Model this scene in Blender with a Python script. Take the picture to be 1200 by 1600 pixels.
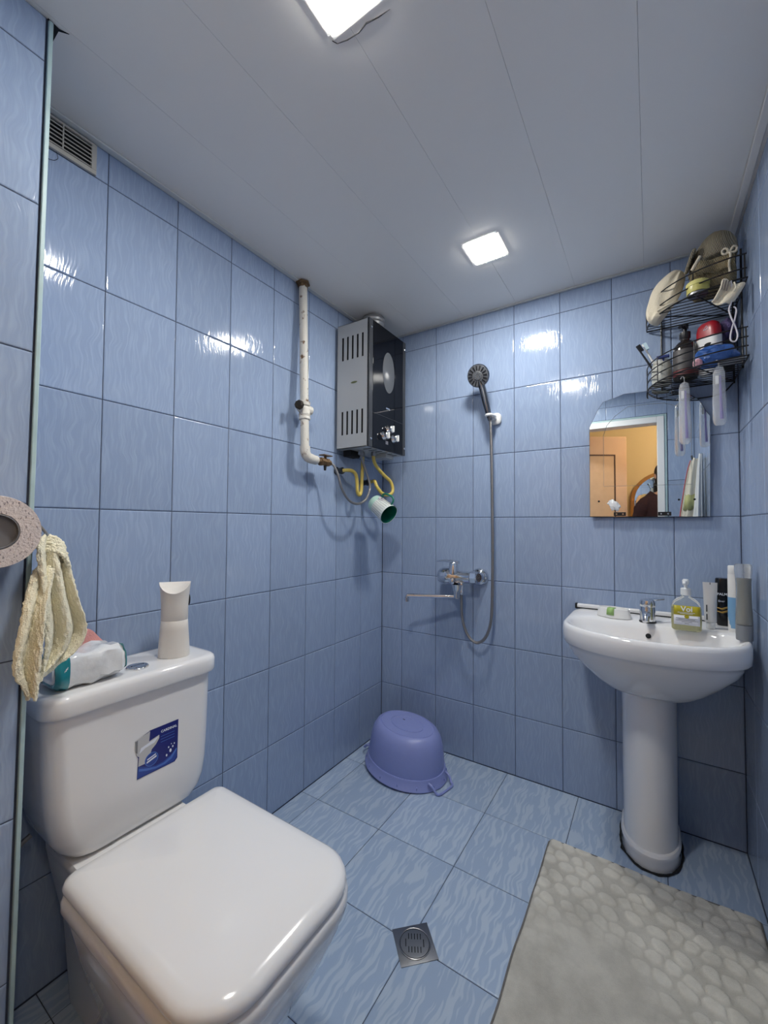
import bpy, math, random
from mathutils import Vector, Matrix, noise
random.seed(7)
D = bpy.data
for o in list(D.objects): D.objects.remove(o)
SC = bpy.context.scene
COL = SC.collection
pi = math.pi

# ---------------------------------------------------------------- camera, world, exposure
cam = D.cameras.new('camera'); cam.sensor_fit = 'VERTICAL'; cam.sensor_height = 36
cam.lens = 641.5623 * 36 / 1600; cam.clip_start = .02; cam.clip_end = 50
YAW, PITCH, ROLL = -.5758, .0301, .0062
fw = Vector((math.sin(YAW)*math.cos(PITCH), math.cos(YAW)*math.cos(PITCH), math.sin(PITCH)))
ri = Vector((math.cos(YAW), -math.sin(YAW), 0)); up = ri.cross(fw)
r2 = ri*math.cos(ROLL) + up*math.sin(ROLL); u2 = -ri*math.sin(ROLL) + up*math.cos(ROLL)
camo = D.objects.new('camera', cam); COL.objects.link(camo)
camo.matrix_world = Matrix.Translation((1.2508, -1.9122, 1.1316)) @ Matrix((r2, u2, -fw)).transposed().to_4x4()
SC.camera = camo
w = D.worlds.new('world'); SC.world = w; w.use_nodes = True
w.node_tree.nodes['Background'].inputs[0].default_value = (.6, .7, .85, 1)
w.node_tree.nodes['Background'].inputs[1].default_value = .02
SC.view_settings.view_transform = 'Standard'; SC.view_settings.look = 'None'
SC.view_settings.gamma = 1; SC.view_settings.use_curve_mapping = False
SC.view_settings.exposure = 0.0
LAMP = 192.0          # strength of the two ceiling panels
HALL = 72.0          # strength of the hall lamp

# ---------------------------------------------------------------- geometry helpers
class G:
    def __init__(s): s.v = []; s.f = []
    def add(s, v, f, M=None):
        k = len(s.v)
        s.v += [tuple((M @ Vector(p)) if M else p) for p in v]
        s.f += [tuple(i+k for i in q) for q in f]
        return s
    def box(s, x0, x1, y0, y1, z0, z1, M=None):
        v = [(x, y, z) for x in (x0, x1) for y in (y0, y1) for z in (z0, z1)]
        return s.add(v, [(0,1,3,2),(4,6,7,5),(0,4,5,1),(2,3,7,6),(0,2,6,4),(1,5,7,3)], M)
    def loft(s, rings, cap0=True, cap1=True, M=None):
        n = len(rings[0]); v = [p for r in rings for p in r]; f = []
        for a in range(len(rings)-1):
            for i in range(n):
                j = (i+1) % n
                f.append((a*n+i, a*n+j, (a+1)*n+j, (a+1)*n+i))
        if cap0: f.append(tuple(reversed(range(n))))
        if cap1: f.append(tuple((len(rings)-1)*n+i for i in range(n)))
        return s.add(v, f, M)
    def lathe(s, prof, n=24, M=None, cap0=True, cap1=True, sx=1, sy=1):
        return s.loft([[(r*sx*math.cos(2*pi*i/n), r*sy*math.sin(2*pi*i/n), z) for i in range(n)] for r, z in prof], cap0, cap1, M)
    def tube(s, pts, r, n=8, cap=True, closed=False):
        P = [Vector(p) for p in pts]; m = len(P); rings = []
        t0 = (P[1]-P[0]).normalized(); nrm = t0.orthogonal().normalized(); pt = t0
        for i, p in enumerate(P):
            if closed: t = (P[(i+1) % m]-P[i-1]).normalized()
            else: t = (P[min(i+1, m-1)]-P[max(i-1, 0)]).normalized()
            q = pt.rotation_difference(t); nrm = (q @ nrm).normalized(); pt = t; b = t.cross(nrm)
            R = r[i] if isinstance(r, (list, tuple)) else r
            rings.append([tuple(p + (nrm*math.cos(2*pi*k/n) + b*math.sin(2*pi*k/n))*R) for k in range(n)])
        if closed: rings.append(rings[0])
        return s.loft(rings, cap and not closed, cap and not closed)
    def grid(s, rows):
        n = len(rows[0]); v = [tuple(p) for r in rows for p in r]
        return s.add(v, [(a*n+i, a*n+i+1, (a+1)*n+i+1, (a+1)*n+i) for a in range(len(rows)-1) for i in range(n-1)])
    def prism(s, poly, h, M=None):            # polygon in XY, extruded along z by h
        n = len(poly)
        return s.add([(x, y, 0) for x, y in poly]+[(x, y, h) for x, y in poly],
                     [tuple(reversed(range(n))), tuple(range(n, 2*n))]+[(i, (i+1) % n, n+(i+1) % n, n+i) for i in range(n)], M)
    def ball(s, c, rx, ry, rz, n=14, m=8):
        return s.loft([[(c[0]+rx*math.sin(pi*a/m)*math.cos(2*pi*i/n), c[1]+ry*math.sin(pi*a/m)*math.sin(2*pi*i/n), c[2]-rz*math.cos(pi*a/m)) for i in range(n)]
                       for a in [.12]+list(range(1, m))+[m-.12]])

def spl(pts, k=6, closed=False):
    P = [Vector(p) for p in pts]; out = []; m = len(P)
    for i in range(m if closed else m-1):
        if closed: a, b, c, d = P[i-1], P[i], P[(i+1) % m], P[(i+2) % m]
        else: a, b, c, d = P[max(i-1, 0)], P[i], P[i+1], P[min(i+2, m-1)]
        for j in range(k):
            t = j/k
            out.append(.5*((2*b)+(c-a)*t+(2*a-5*b+4*c-d)*t*t+(-a+3*b-3*c+d)*t**3))
    if not closed: out.append(P[-1])
    return out
def rr(x0, x1, y0, y1, r, z, n=5):            # rounded rectangle ring; r = radius or four radii (x1y1, x0y1, x0y0, x1y0)
    R = r if isinstance(r, (list, tuple)) else [r]*4
    out = []
    for k, (cx, cy, sx, sy) in enumerate(((x1, y1, -1, -1), (x0, y1, 1, -1), (x0, y0, 1, 1), (x1, y0, -1, 1))):
        q = R[k]
        for j in range(n+1):
            a = pi/2*(k + j/n)
            out.append((cx+sx*q+q*math.cos(a), cy+sy*q+q*math.sin(a), z))
    return out
def polar(cx, cy, a, bf, bb, z, pf=2.2, pb=7, n=56):   # ring around (cx, cy): half width a, reach bf to -y and bb to +y
    out = []
    for i in range(n):
        t = 2*pi*i/n; dx, dy = math.cos(t), math.sin(t)
        b, p = (bb, pb) if dy > 0 else (bf, pf)
        r = ((abs(dx)/a)**p + (abs(dy)/b)**p)**(-1/p)
        out.append((cx+dx*r, cy+dy*r, z))
    return out
def T(x, y, z): return Matrix.Translation((x, y, z))
def RX(a): return Matrix.Rotation(a, 4, 'X')
def RY(a): return Matrix.Rotation(a, 4, 'Y')
def RZ(a): return Matrix.Rotation(a, 4, 'Z')
def frame_to(p, d, upv=(0, 0, 1)):            # matrix whose z axis points along d
    z = Vector(d).normalized(); x = Vector(upv).cross(z)
    if x.length < 1e-4: x = Vector((1, 0, 0))
    x.normalize(); y = z.cross(x)
    return T(*p) @ Matrix((x, y, z)).transposed().to_4x4()

def link(name, geo, m, parent=None, org=(0, 0, 0), smooth=40, sub=0, solid=0, bevel=0, seg=2):
    me = D.meshes.new(name)
    me.from_pydata([(x-org[0], y-org[1], z-org[2]) for x, y, z in geo.v], [], geo.f); me.update()
    if smooth:
        me.polygons.foreach_set('use_smooth', [True]*len(me.polygons)); me.set_sharp_from_angle(angle=math.radians(smooth))
    o = D.objects.new(name, me); COL.objects.link(o)
    if m: me.materials.append(m)
    if parent: o.parent = parent
    if solid: md = o.modifiers.new('solid', 'SOLIDIFY'); md.thickness = solid; md.offset = 0
    if bevel: md = o.modifiers.new('bevel', 'BEVEL'); md.width = bevel; md.segments = seg; md.limit_method = 'ANGLE'; md.angle_limit = math.radians(40)
    if sub: md = o.modifiers.new('sub', 'SUBSURF'); md.levels = sub; md.render_levels = sub
    return o
def tag(o, label, cat, group=None):
    o['label'] = label; o['category'] = cat
    if group: o['group'] = group
    return o
class Thing:
    def __init__(s, name, label, cat, loc, group=None):
        s.e = D.objects.new(name, None); COL.objects.link(s.e); s.e.location = loc; s.e.empty_display_size = .02
        s.loc = loc; tag(s.e, label, cat, group)
    def part(s, name, geo, m, parent=None, label=None, **k):
        o = link(name, geo, m, parent or s.e, s.loc, **k)
        if label: o['label'] = label
        return o
def single(name, geo, m, label, cat, loc, group=None, **k):
    o = link(name, geo, m, None, loc, **k); o.location = loc
    return tag(o, label, cat, group)
def struct(name, geo, m, **k):
    o = link(name, geo, m, **k); o['kind'] = 'structure'; return o
def text_geo(txt, size, ext=.0002, align='CENTER'):
    c = D.curves.new('t', 'FONT'); c.body = txt; c.size = size; c.extrude = ext; c.align_x = align; c.align_y = 'CENTER'; c.resolution_u = 3; c.offset = size*.022
    o = D.objects.new('t', c); COL.objects.link(o)
    bpy.context.view_layer.update()
    me = D.meshes.new_from_object(o.evaluated_get(bpy.context.evaluated_depsgraph_get()))
    v = [tuple(p.co) for p in me.vertices]; f = [tuple(p.vertices) for p in me.polygons]
    D.objects.remove(o); D.curves.remove(c); D.meshes.remove(me)
    return v, f

# ---------------------------------------------------------------- materials
def srgb(r, g, b):
    return tuple(((c/255)/12.92 if c/255 <= .04045 else ((c/255+.055)/1.055)**2.4) for c in (r, g, b))+(1,)
def mat(name, col, rough=.5, metal=0, bump=0, bscale=60, var=0, vscale=8, coat=0, trans=0, alpha=1, emit=0, ior=1.5, sss=0):
    m = D.materials.new(name); m.use_nodes = True; nt = m.node_tree; b = nt.nodes['Principled BSDF']
    c = col if len(col) == 4 else tuple(col)+(1,)
    b.inputs['Base Color'].default_value = c; b.inputs['Roughness'].default_value = rough; b.inputs['Metallic'].default_value = metal
    b.inputs['IOR'].default_value = ior; b.inputs['Coat Weight'].default_value = coat; b.inputs['Transmission Weight'].default_value = trans
    b.inputs['Alpha'].default_value = alpha
    if emit: b.inputs['Emission Color'].default_value = c; b.inputs['Emission Strength'].default_value = emit
    tc = nt.nodes.new('ShaderNodeTexCoord')
    if var:
        n = nt.nodes.new('ShaderNodeTexNoise'); n.inputs['Scale'].default_value = vscale; n.inputs['Detail'].default_value = 5
        nt.links.new(tc.outputs['Object'], n.inputs['Vector'])
        mx = nt.nodes.new('ShaderNodeMix'); mx.data_type = 'RGBA'
        mx.inputs[6].default_value = tuple(x*(1-var) for x in c[:3])+(1,); mx.inputs[7].default_value = tuple(min(1, x*(1+var)) for x in c[:3])+(1,)
        nt.links.new(n.outputs['Fac'], mx.inputs[0]); nt.links.new(mx.outputs[2], b.inputs['Base Color'])
    if bump:
        n = nt.nodes.new('ShaderNodeTexNoise'); n.inputs['Scale'].default_value = bscale; n.inputs['Detail'].default_value = 4
        nt.links.new(tc.outputs['Object'], n.inputs['Vector'])
        bp = nt.nodes.new('ShaderNodeBump'); bp.inputs['Strength'].default_value = bump; bp.inputs['Distance'].default_value = .01
        nt.links.new(n.outputs['Fac'], bp.inputs['Height']); nt.links.new(bp.outputs['Normal'], b.inputs['Normal'])
    return m
def tile_mat(name, c0, c1, rough, sc, lo, hi, bump, amp=.05):
    """glazed ceramic with wavy flame strokes along local z, a different cut of the pattern on every tile"""
    m = D.materials.new(name); m.use_nodes = True; nt = m.node_tree; b = nt.nodes['Principled BSDF']; L = nt.links.new
    tc = nt.nodes.new('ShaderNodeTexCoord'); oi = nt.nodes.new('ShaderNodeObjectInfo')
    off = nt.nodes.new('ShaderNodeVectorMath'); off.operation = 'SCALE'; cmb = nt.nodes.new('ShaderNodeCombineXYZ')
    for k in range(3): L(oi.outputs['Random'], cmb.inputs[k])
    L(cmb.outputs[0], off.inputs[0]); off.inputs['Scale'].default_value = 7.3
    ad = nt.nodes.new('ShaderNodeVectorMath'); ad.operation = 'ADD'; L(tc.outputs['Object'], ad.inputs[0]); L(off.outputs[0], ad.inputs[1])
    nw = nt.nodes.new('ShaderNodeTexNoise'); nw.inputs['Scale'].default_value = 16; nw.inputs['Detail'].default_value = 1; L(ad.outputs[0], nw.inputs['Vector'])
    sb = nt.nodes.new('ShaderNodeVectorMath'); sb.operation = 'SUBTRACT'; L(nw.outputs['Color'], sb.inputs[0]); sb.inputs[1].default_value = (.5, .5, .5)
    s2 = nt.nodes.new('ShaderNodeVectorMath'); s2.operation = 'SCALE'; L(sb.outputs[0], s2.inputs[0]); s2.inputs['Scale'].default_value = amp
    a2 = nt.nodes.new('ShaderNodeVectorMath'); a2.operation = 'ADD'; L(ad.outputs[0], a2.inputs[0]); L(s2.outputs[0], a2.inputs[1])
    mp = nt.nodes.new('ShaderNodeMapping'); mp.inputs['Scale'].default_value = sc; L(a2.outputs[0], mp.inputs['Vector'])
    n = nt.nodes.new('ShaderNodeTexNoise'); n.inputs['Scale'].default_value = 1; n.inputs['Detail'].default_value = 1.5; n.inputs['Roughness'].default_value = .4
    L(mp.outputs[0], n.inputs['Vector'])
    r = nt.nodes.new('ShaderNodeValToRGB'); r.color_ramp.elements[0].position = lo; r.color_ramp.elements[1].position = hi
    r.color_ramp.elements[0].color = c0; r.color_ramp.elements[1].color = c1
    L(n.outputs['Fac'], r.inputs[0])
    hv = nt.nodes.new('ShaderNodeHueSaturation'); L(r.outputs[0], hv.inputs['Color'])
    mr = nt.nodes.new('ShaderNodeMapRange'); L(oi.outputs['Random'], mr.inputs[0]); mr.inputs[3].default_value = .93; mr.inputs[4].default_value = 1.05
    L(mr.outputs[0], hv.inputs['Value']); L(hv.outputs[0], b.inputs['Base Color'])
    b.inputs['Roughness'].default_value = rough; b.inputs['IOR'].default_value = 1.52
    n2 = nt.nodes.new('ShaderNodeTexNoise'); n2.inputs['Scale'].default_value = 9; n2.inputs['Detail'].default_value = 1; L(ad.outputs[0], n2.inputs['Vector'])
    sm = nt.nodes.new('ShaderNodeMath'); sm.operation = 'MULTIPLY_ADD'; L(n2.outputs['Fac'], sm.inputs[0]); sm.inputs[1].default_value = .30; L(n.outputs['Fac'], sm.inputs[2])
    bp = nt.nodes.new('ShaderNodeBump'); bp.inputs['Strength'].default_value = bump; bp.inputs['Distance'].default_value = .004
    L(sm.outputs[0], bp.inputs['Height']); L(bp.outputs[0], b.inputs['Normal'])
    return m
M_WALL = tile_mat('glazed_blue_wall_tile', (.292, .374, .535, 1), (.34, .426, .585, 1), .085, (190, 20, 15), .44, .72, .12, amp=.034)
M_FLOOR = tile_mat('blue_floor_tile', (.34, .44, .60, 1), (.44, .535, .66, 1), .34, (108, 9, 12), .50, .57, .05, amp=.035)
M_GROUT = mat('dark_grout', srgb(62, 70, 88), .9, bump=.2, bscale=200)
M_CEIL = mat('ceiling_panel_plastic', (.84, .81, .765), .5)
M_CTRIM = mat('ceiling_edge_plastic', (.62, .63, .62), .45)
M_CER = mat('white_ceramic', (.80, .80, .81), .09, coat=.4)
M_SEAT = mat('white_gloss_plastic', (.82, .82, .83), .12, coat=.3)
M_CHROME = mat('chrome', (.75, .76, .78), .10, metal=1)
M_DCHROME = mat('dark_chrome', (.22, .225, .24), .22, metal=1)
M_STEEL = mat('brushed_steel', (.30, .30, .305), .34, metal=1, bump=.05, bscale=300)
M_HOSE = mat('steel_braid', (.30, .29, .285), .35, metal=.9, bump=.3, bscale=700)
M_BLACK = mat('black_enamel', (.012, .012, .014), .3)
M_DARK = mat('dark_recess', (.008, .009, .011), .9)
M_TEAL = mat('pale_teal_edge_trim', srgb(165, 190, 194), .45, var=.18, vscale=25)
M_WHITEP = mat('white_paint', (.74, .75, .76), .4)
M_WPLAST = mat('white_plastic', (.78, .78, .77), .35)
M_CREAM = mat('cream_plastic', srgb(226, 221, 214), .5)

# ================================================================ the setting
X1, CEIL, YN = 1.52, 2.16, -1.80
ZL = [0]+[.2676+.3*k for k in range(7)]+[CEIL]
JT = .0010           # half joint
_tm = {}
def tile_mesh(wd, ht, th, m):
    key = (round(wd, 3), round(ht, 3), th, m.name)
    if key not in _tm:
        g = G(); a, c = wd/2-JT, ht/2-JT; e = .0035
        # front face at local y=0 looking to -y, edges pillowed
        rings = []
        for ins, dep in ((0, th), (0, .0016), (.0012, .0005), (e, 0)):
            rings.append([(-a+ins, dep, -c+ins), (a-ins, dep, -c+ins), (a-ins, dep, c-ins), (-a+ins, dep, c-ins)])
        g.loft(rings, cap0=False)
        me = D.meshes.new('tile'); me.from_pydata(g.v, [], g.f); me.update(); me.materials.append(m)
        me.polygons.foreach_set('use_smooth', [True]*len(me.polygons)); me.set_sharp_from_angle(angle=math.radians(6))
        _tm[key] = me
    return _tm[key]
def lines(a, b, first, step):
    k = first
    while k-step > a+.012: k -= step
    out = [a]
    while k < b-.012:
        if k > a+.012: out.append(k)
        k += step
    return out+[b]
def tiles(parent, us, vs, place, m=M_WALL, th=.005, skip=None):
    for i in range(len(us)-1):
        for j in range(len(vs)-1):
            u0, u1, v0, v1 = us[i], us[i+1], vs[j], vs[j+1]
            if skip and skip(u0, u1, v0, v1): continue
            o = D.objects.new('tile', tile_mesh(u1-u0, v1-v0, th, m)); COL.objects.link(o); o.parent = parent
            o.matrix_local = place((u0+u1)/2, (v0+v1)/2)
BK = .0022
back = struct('wall_back', G().box(-.1, X1+.1, BK, .12, -.05, CEIL+.1), M_GROUT, smooth=0)
tiles(back, lines(0, X1, .1258, .2), ZL, lambda u, v: T(u, 0, v))
left = struct('wall_left', G().box(-.12, -BK, YN-.10, BK, -.05, CEIL+.1), M_GROUT, smooth=0)
tiles(left, lines(YN, 0, -.1994, .2), ZL, lambda u, v: T(0, u, v) @ RZ(pi/2))
right = struct('wall_right', G().box(X1+BK, X1+.12, YN, BK, -.05, CEIL+.1), M_GROUT, smooth=0)
tiles(right, lines(YN, 0, -.17, .2), ZL, lambda u, v: T(X1, u, v) @ RZ(-pi/2))
# wall with the doorway behind the camera
DX0, DX1, DZ = .27, 1.298, 1.905
near = struct('wall_front', G().box(-.1, .24, YN-.10, YN-BK, -.05, CEIL+.1).box(DX1+.02, X1+.1, YN-.10, YN-BK, -.05, CEIL+.1).box(.24, DX1+.02, YN-.10, YN-BK, DZ+.02, CEIL+.1), M_GROUT, smooth=0)
tiles(near, lines(1.362, X1, 1.362, .2), ZL, lambda u, v: T(u, YN, v) @ RZ(pi))
tiles(near, lines(.23, 1.362, .362, .2), [1.968, 2.0676, CEIL], lambda u, v: T(u, YN, v) @ RZ(pi))
# boxed pipe column beside the toilet
CY = -1.615
colm = struct('wall_boxing', G().box(-.0, .23-BK, YN-.005, CY, 0, CEIL), M_GROUT, smooth=0)
tiles(colm, [YN+.005, CY-.006], ZL, lambda u, v: T(.23, u, v) @ RZ(pi/2))
tiles(colm, [.004, .226], ZL, lambda u, v: T(u, CY+.0045, v) @ RZ(pi))
tr1 = struct('trim_1', G().box(.2275, .2345, CY-.0035, CY+.0045, 0, CEIL-.004), M_TEAL, bevel=.0015)
for o in (colm, tr1): o.matrix_local = T(0, CY, 1.0) @ RX(-.0066) @ T(0, -CY, -1.0)      # the boxing leans a little
# door frame and its teal edge
fr = G().box(DX1, DX1+.045, YN-.10, YN+.012, 0, DZ+.045).box(DX0-.035, DX0, YN-.10, YN+.004, 0, DZ+.045).box(DX0, DX1, YN-.10, YN+.012, DZ, DZ+.045)
struct('trim_2', fr, M_WHITEP, bevel=.003)
struct('trim_3', G().box(DX1+.045, DX1+.06, YN-.005, YN+.006, 0, DZ+.06).box(.245, DX1+.045, YN-.005, YN+.006, DZ+.045, DZ+.06), M_TEAL, bevel=.001)
# floor
flo = struct('floor', G().box(-.1, X1+.1, YN-.10, .1, -.1, -BK), M_GROUT, smooth=0)
FX = [0, .09, .39, .69, .985, 1.285, X1]; FY = [YN-.10, -1.807, -1.507, -1.207, -.907, -.61, -.308, 0]
def fl_place(u, v): return T(u, v, 0) @ RX(-pi/2)
tiles(flo, FX, FY, fl_place, M_FLOOR)
# ceiling of long plastic panels
cei = struct('ceiling', G().box(-.1, X1+.1, YN-.10, .1, CEIL+.010, CEIL+.15), M_DARK, smooth=0)
px = [-.02, .24, .49, .74, .99, 1.24, 1.49, X1+.01]
for a, b in zip(px, px[1:]):
    g = G(); e = .0003
    g.loft([[(x, YN, z) for x, z in ((a, CEIL+.009), (a+.0004, CEIL+.0008), (a+e, CEIL), (b-e, CEIL), (b-.0004, CEIL+.0008), (b, CEIL+.009))],
            [(x, .02, z) for x, z in ((a, CEIL+.009), (a+.0004, CEIL+.0008), (a+e, CEIL), (b-e, CEIL), (b-.0004, CEIL+.0008), (b, CEIL+.009))]])
    link('panel', g, M_CEIL, cei, smooth=0)
struct('trim_4', G().box(.001, .022, CY+.03, -.02, CEIL-.006, CEIL-.0005), M_CTRIM, bevel=.002)
struct('trim_5', G().box(.02, X1-.01, -.016, -.001, CEIL-.005, CEIL-.0005), M_CTRIM, bevel=.002)
struct('trim_6', G().box(X1-.028, X1-.008, YN+.01, -.02, CEIL-.005, CEIL-.0005), M_CEIL, bevel=.002)

# hall beyond the doorway
M_ORANGE = mat('orange_wall_paint', srgb(244, 224, 184), .7, bump=.1, bscale=90)
M_HFLOOR = mat('brown_hall_floor', srgb(120, 90, 62), .5, var=.2)
HY = -3.12
struct('wall_hall_far', G().box(-.4, 2.2, HY-.1, HY, 0, 2.4), M_ORANGE, smooth=0)
struct('wall_hall_left', G().box(-.5, -.4, HY, YN-.10, 0, 2.4), M_ORANGE, smooth=0)
struct('wall_hall_right', G().box(2.2, 2.3, HY, YN-.10, 0, 2.4), M_ORANGE, smooth=0)
struct('wall_hall_near', G().box(-.4, DX0-.04, YN-.115, YN-.101, 0, 2.4).box(DX1+.05, 2.2, YN-.115, YN-.101, 0, 2.4).box(DX0-.04, DX1+.05, YN-.115, YN-.101, DZ+.05, 2.4), M_ORANGE, smooth=0)
struct('floor_hall', G().box(-.5, 2.3, HY-.1, YN-.10, -.1, -.002), M_HFLOOR, smooth=0)
struct('ceiling_hall', G().box(-.5, 2.3, HY-.1, YN-.10, 2.4, 2.5), M_WHITEP, smooth=0)
# open door leaf
M_DOOR = mat('pinkish_wood_veneer', srgb(214, 178, 150), .45, var=.07, vscale=14)
M_DOORP = mat('light_wood_panel', srgb(205, 172, 140), .5, var=.1, vscale=20)
M_GROOVE = mat('dark_groove', srgb(80, 55, 45), .7)
dl = Vector((1.07-.42, -2.34+1.94, 0)); MD = T(.42, -1.94, 0) @ RZ(math.atan2(dl.y, dl.x)); dw = dl.length
door = struct('door_1', G().box(0, dw, -.02, .02, .01, 1.92, MD), M_DOOR, bevel=.003)
def dpart(n, g, m, **k): return link(n, g, m, door, **k)
for z0, z1 in ((.15, .85), (1.0, 1.76)):
    g = G()
    for a in ((.12, dw-.1, z0, z0+.012), (.12, dw-.1, z1-.012, z1), (.12, .132, z0, z1), (dw-.112, dw-.1, z0, z1)):
        g.box(a[0], a[1], .018, .0235, a[2], a[3], MD)
    dpart('moulding', g, M_GROOVE)
    dpart('panel', G().box(.132, dw-.112, .018, .0215, z0+.012, z1-.012, MD), M_DOORP)

# ================================================================ ceiling lights
M_LAMP = mat('lit_diffuser', (1, .985, .935), .5, emit=LAMP)
M_LFRAME = mat('light_frame', (.72, .72, .70), .5)
def ceiling_light(x, y, hx, hy, label):
    t = Thing('ceiling_light', label, 'ceiling light', (x, y, CEIL), 'square ceiling lights')
    g = G()
    for s in (-1, 1):
        g.box(x-hx, x+hx, y+s*hy-.006, y+s*hy+.006, CEIL-.002, CEIL-.0005); g.box(x+s*hx-.006, x+s*hx+.006, y-hy+.006, y+hy-.006, CEIL-.002, CEIL-.0005)
    t.part('frame', g, M_LFRAME, bevel=.001)
    t.part('diffuser', G().loft([rr(x-hx+.006, x+hx-.006, y-hy+.006, y+hy-.006, .004, CEIL-.0006, 2), rr(x-hx+.006, x+hx-.006, y-hy+.006, y+hy-.006, .004, CEIL-.0034, 2), rr(x-hx+.008, x+hx-.008, y-hy+.008, y+hy-.008, .003, CEIL-.0040, 2)]), M_LAMP)
ceiling_light(.745, -.450, .064, .072, 'square lit ceiling light nearer the shower wall')
ceiling_light(.764, -1.343, .066, .070, 'square lit ceiling light above the toilet, with cracked plaster beside it')
g = G()
cr = [(.70, -1.258), (.722, -1.252), (.75, -1.249), (.772, -1.254), (.80, -1.249), (.826, -1.247)]
g.tube([(x, y, CEIL-.0003) for x, y in cr], [.0006, .0012, .001, .0016, .0012, .0004], 5)
g.tube([(.70, -1.258, CEIL-.0003), (.694, -1.268, CEIL-.0003)], .0008, 5)
single('ceiling_crack', g, M_DARK, 'dark crack in the ceiling along the edge of the near light', 'crack', (.76, -1.25, CEIL))
g = G().add([(x, y, CEIL-.0008) for x, y in ((.232, -1.612), (.229, -1.592), (.236, -1.577), (.2345, -1.5765), (.222, -1.591), (.19, -1.590), (.2, -1.612))], [(0, 1, 2, 3, 4, 5, 6)])
single('ceiling_hole', g, M_DARK, 'dark torn gap in the ceiling at the tiled boxing corner', 'hole', (.25, CY, CEIL))
hl = Thing('hall_lamp', 'warm round hall ceiling lamp beyond the doorway', 'lamp', (1.95, -2.12, 2.4))
hl.part('base', G().lathe([(.08, 2.385), (.08, 2.4)], 20, T(1.95, -2.12, 0)), M_WHITEP)
hl.part('globe', G().ball((1.95, -2.12, 2.33), .09, .09, .06), mat('lit_globe', (1, .86, .66), .5, emit=HALL))

# ================================================================ vent grille on the left wall
M_VENT = mat('dusty_beige_plastic', srgb(178, 174, 166), .6, var=.1, vscale=30)
va, vb, vz0, vz1 = -1.60, -1.432, 2.067, 2.150
t = Thing('vent_grille', 'small beige slatted vent grille high on the left wall by the ceiling', 'vent', (.004, -1.51, 2.067))
g = G().box(.0005, .008, va, vb, vz0, vz0+.012).box(.0005, .008, va, vb, vz1-.006, vz1).box(.0005, .008, vb-.012, vb, vz0+.012, vz1-.006).box(.0005, .008, va, va+.012, vz0+.012, vz1-.006)
t.part('frame', g, M_VENT, bevel=.001)
t.part('recess', G().box(.0003, .0015, va+.012, vb-.012, vz0+.012, vz1-.006), M_DARK)
for k in range(6):
    z = vz0+.017+k*.0107
    t.part('slat', G().box(-.005, .005, va+.012, vb-.012, -.0012, .0012, T(.004, 0, z) @ RY(.5)), M_VENT)
t.part('stay', G().box(.0065, .0085, -1.509, -1.506, vz0+.012, vz1-.006), M_VENT)
single('loose_thread', G().tube(spl([(.004, -1.52, 2.066), (.006, -1.517, 2.05), (.004, -1.525, 2.04), (.003, -1.54, 2.035)]), .0006, 5), M_DARK, 'thin dark thread hanging below the vent grille', 'thread', (.004, -1.52, 2.05))

# ================================================================ toilet
t = Thing('toilet', 'white close-coupled toilet with closed square lid against the left wall', 'toilet', (.4, -1.385, 0))
yc = -1.385
secs = []
for z, x0, x1, hw, rf in ((0, .13, .60, .105, .08), (.02, .13, .605, .108, .08), (.12, .135, .625, .115, .09), (.2, .13, .665, .138, .10), (.27, .12, .705, .158, .10), (.33, .11, .733, .171, .10), (.358, .10, .744, .176, .098), (.372, .10, .746, .176, .098), (.377, .104, .742, .171, .095)):
    secs.append(rr(x0+(.10 if z > .1 else .04), x1, yc-hw, yc+hw, [rf, min(.13, hw*.9), min(.13, hw*.9), rf], z, 6))
t.part('bowl', G().loft(secs), M_CER)
g = G()
for z, x0, x1, hw in ((.02, .03, .16, .09), (.2, .03, .17, .105), (.33, .025, .22, .135), (.388, .02, .25, .14), (.395, .024, .245, .135)):
    pass
t.part('rear_shelf', G().loft([rr(x0, x1, yc-hw, yc+hw, .03, z, 4) for z, x0, x1, hw in ((.0, .06, .26, .085), (.2, .05, .27, .10), (.31, .03, .30, .12), (.365, .02, .31, .128), (.378, .02, .31, .128), (.384, .024, .306, .124))]), M_CER)
def slab(x0, x1, y0, y1, rf, rb, prof, dome=0):
    rings = [rr(x0+i, x1-i, y0+i, y1-i, [max(rf-i, .005), max(rb-i, .005), max(rb-i, .005), max(rf-i, .005)], z, 7) for i, z in prof]
    return G().loft(rings)
SX0, SX1, SY0, SY1 = .272, .752, -1.568, -1.206
t.part('seat', slab(SX0+.004, SX1+.004, SY0-.003, SY1+.003, .10, .03, ((.010, .378), (.003, .381), (0, .389), (0, .404), (.003, .411), (.008, .4145))), M_SEAT)
t.part('lid', slab(SX0, SX1, SY0, SY1, .095, .03, ((.008, .4165), (.001, .419), (0, .426), (.004, .434), (.012, .4395), (.03, .4435), (.06, .4465), (.10, .449), (.14, .4505), (.165, .451))), M_SEAT, smooth=60)
for s in (-1, 1):
    t.part('hinge', G().lathe([(.012, -.02), (.012, .02)], 14, T(SX0-.004, yc+s*.085, .408) @ RX(pi/2)), M_SEAT, bevel=.003)
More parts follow.
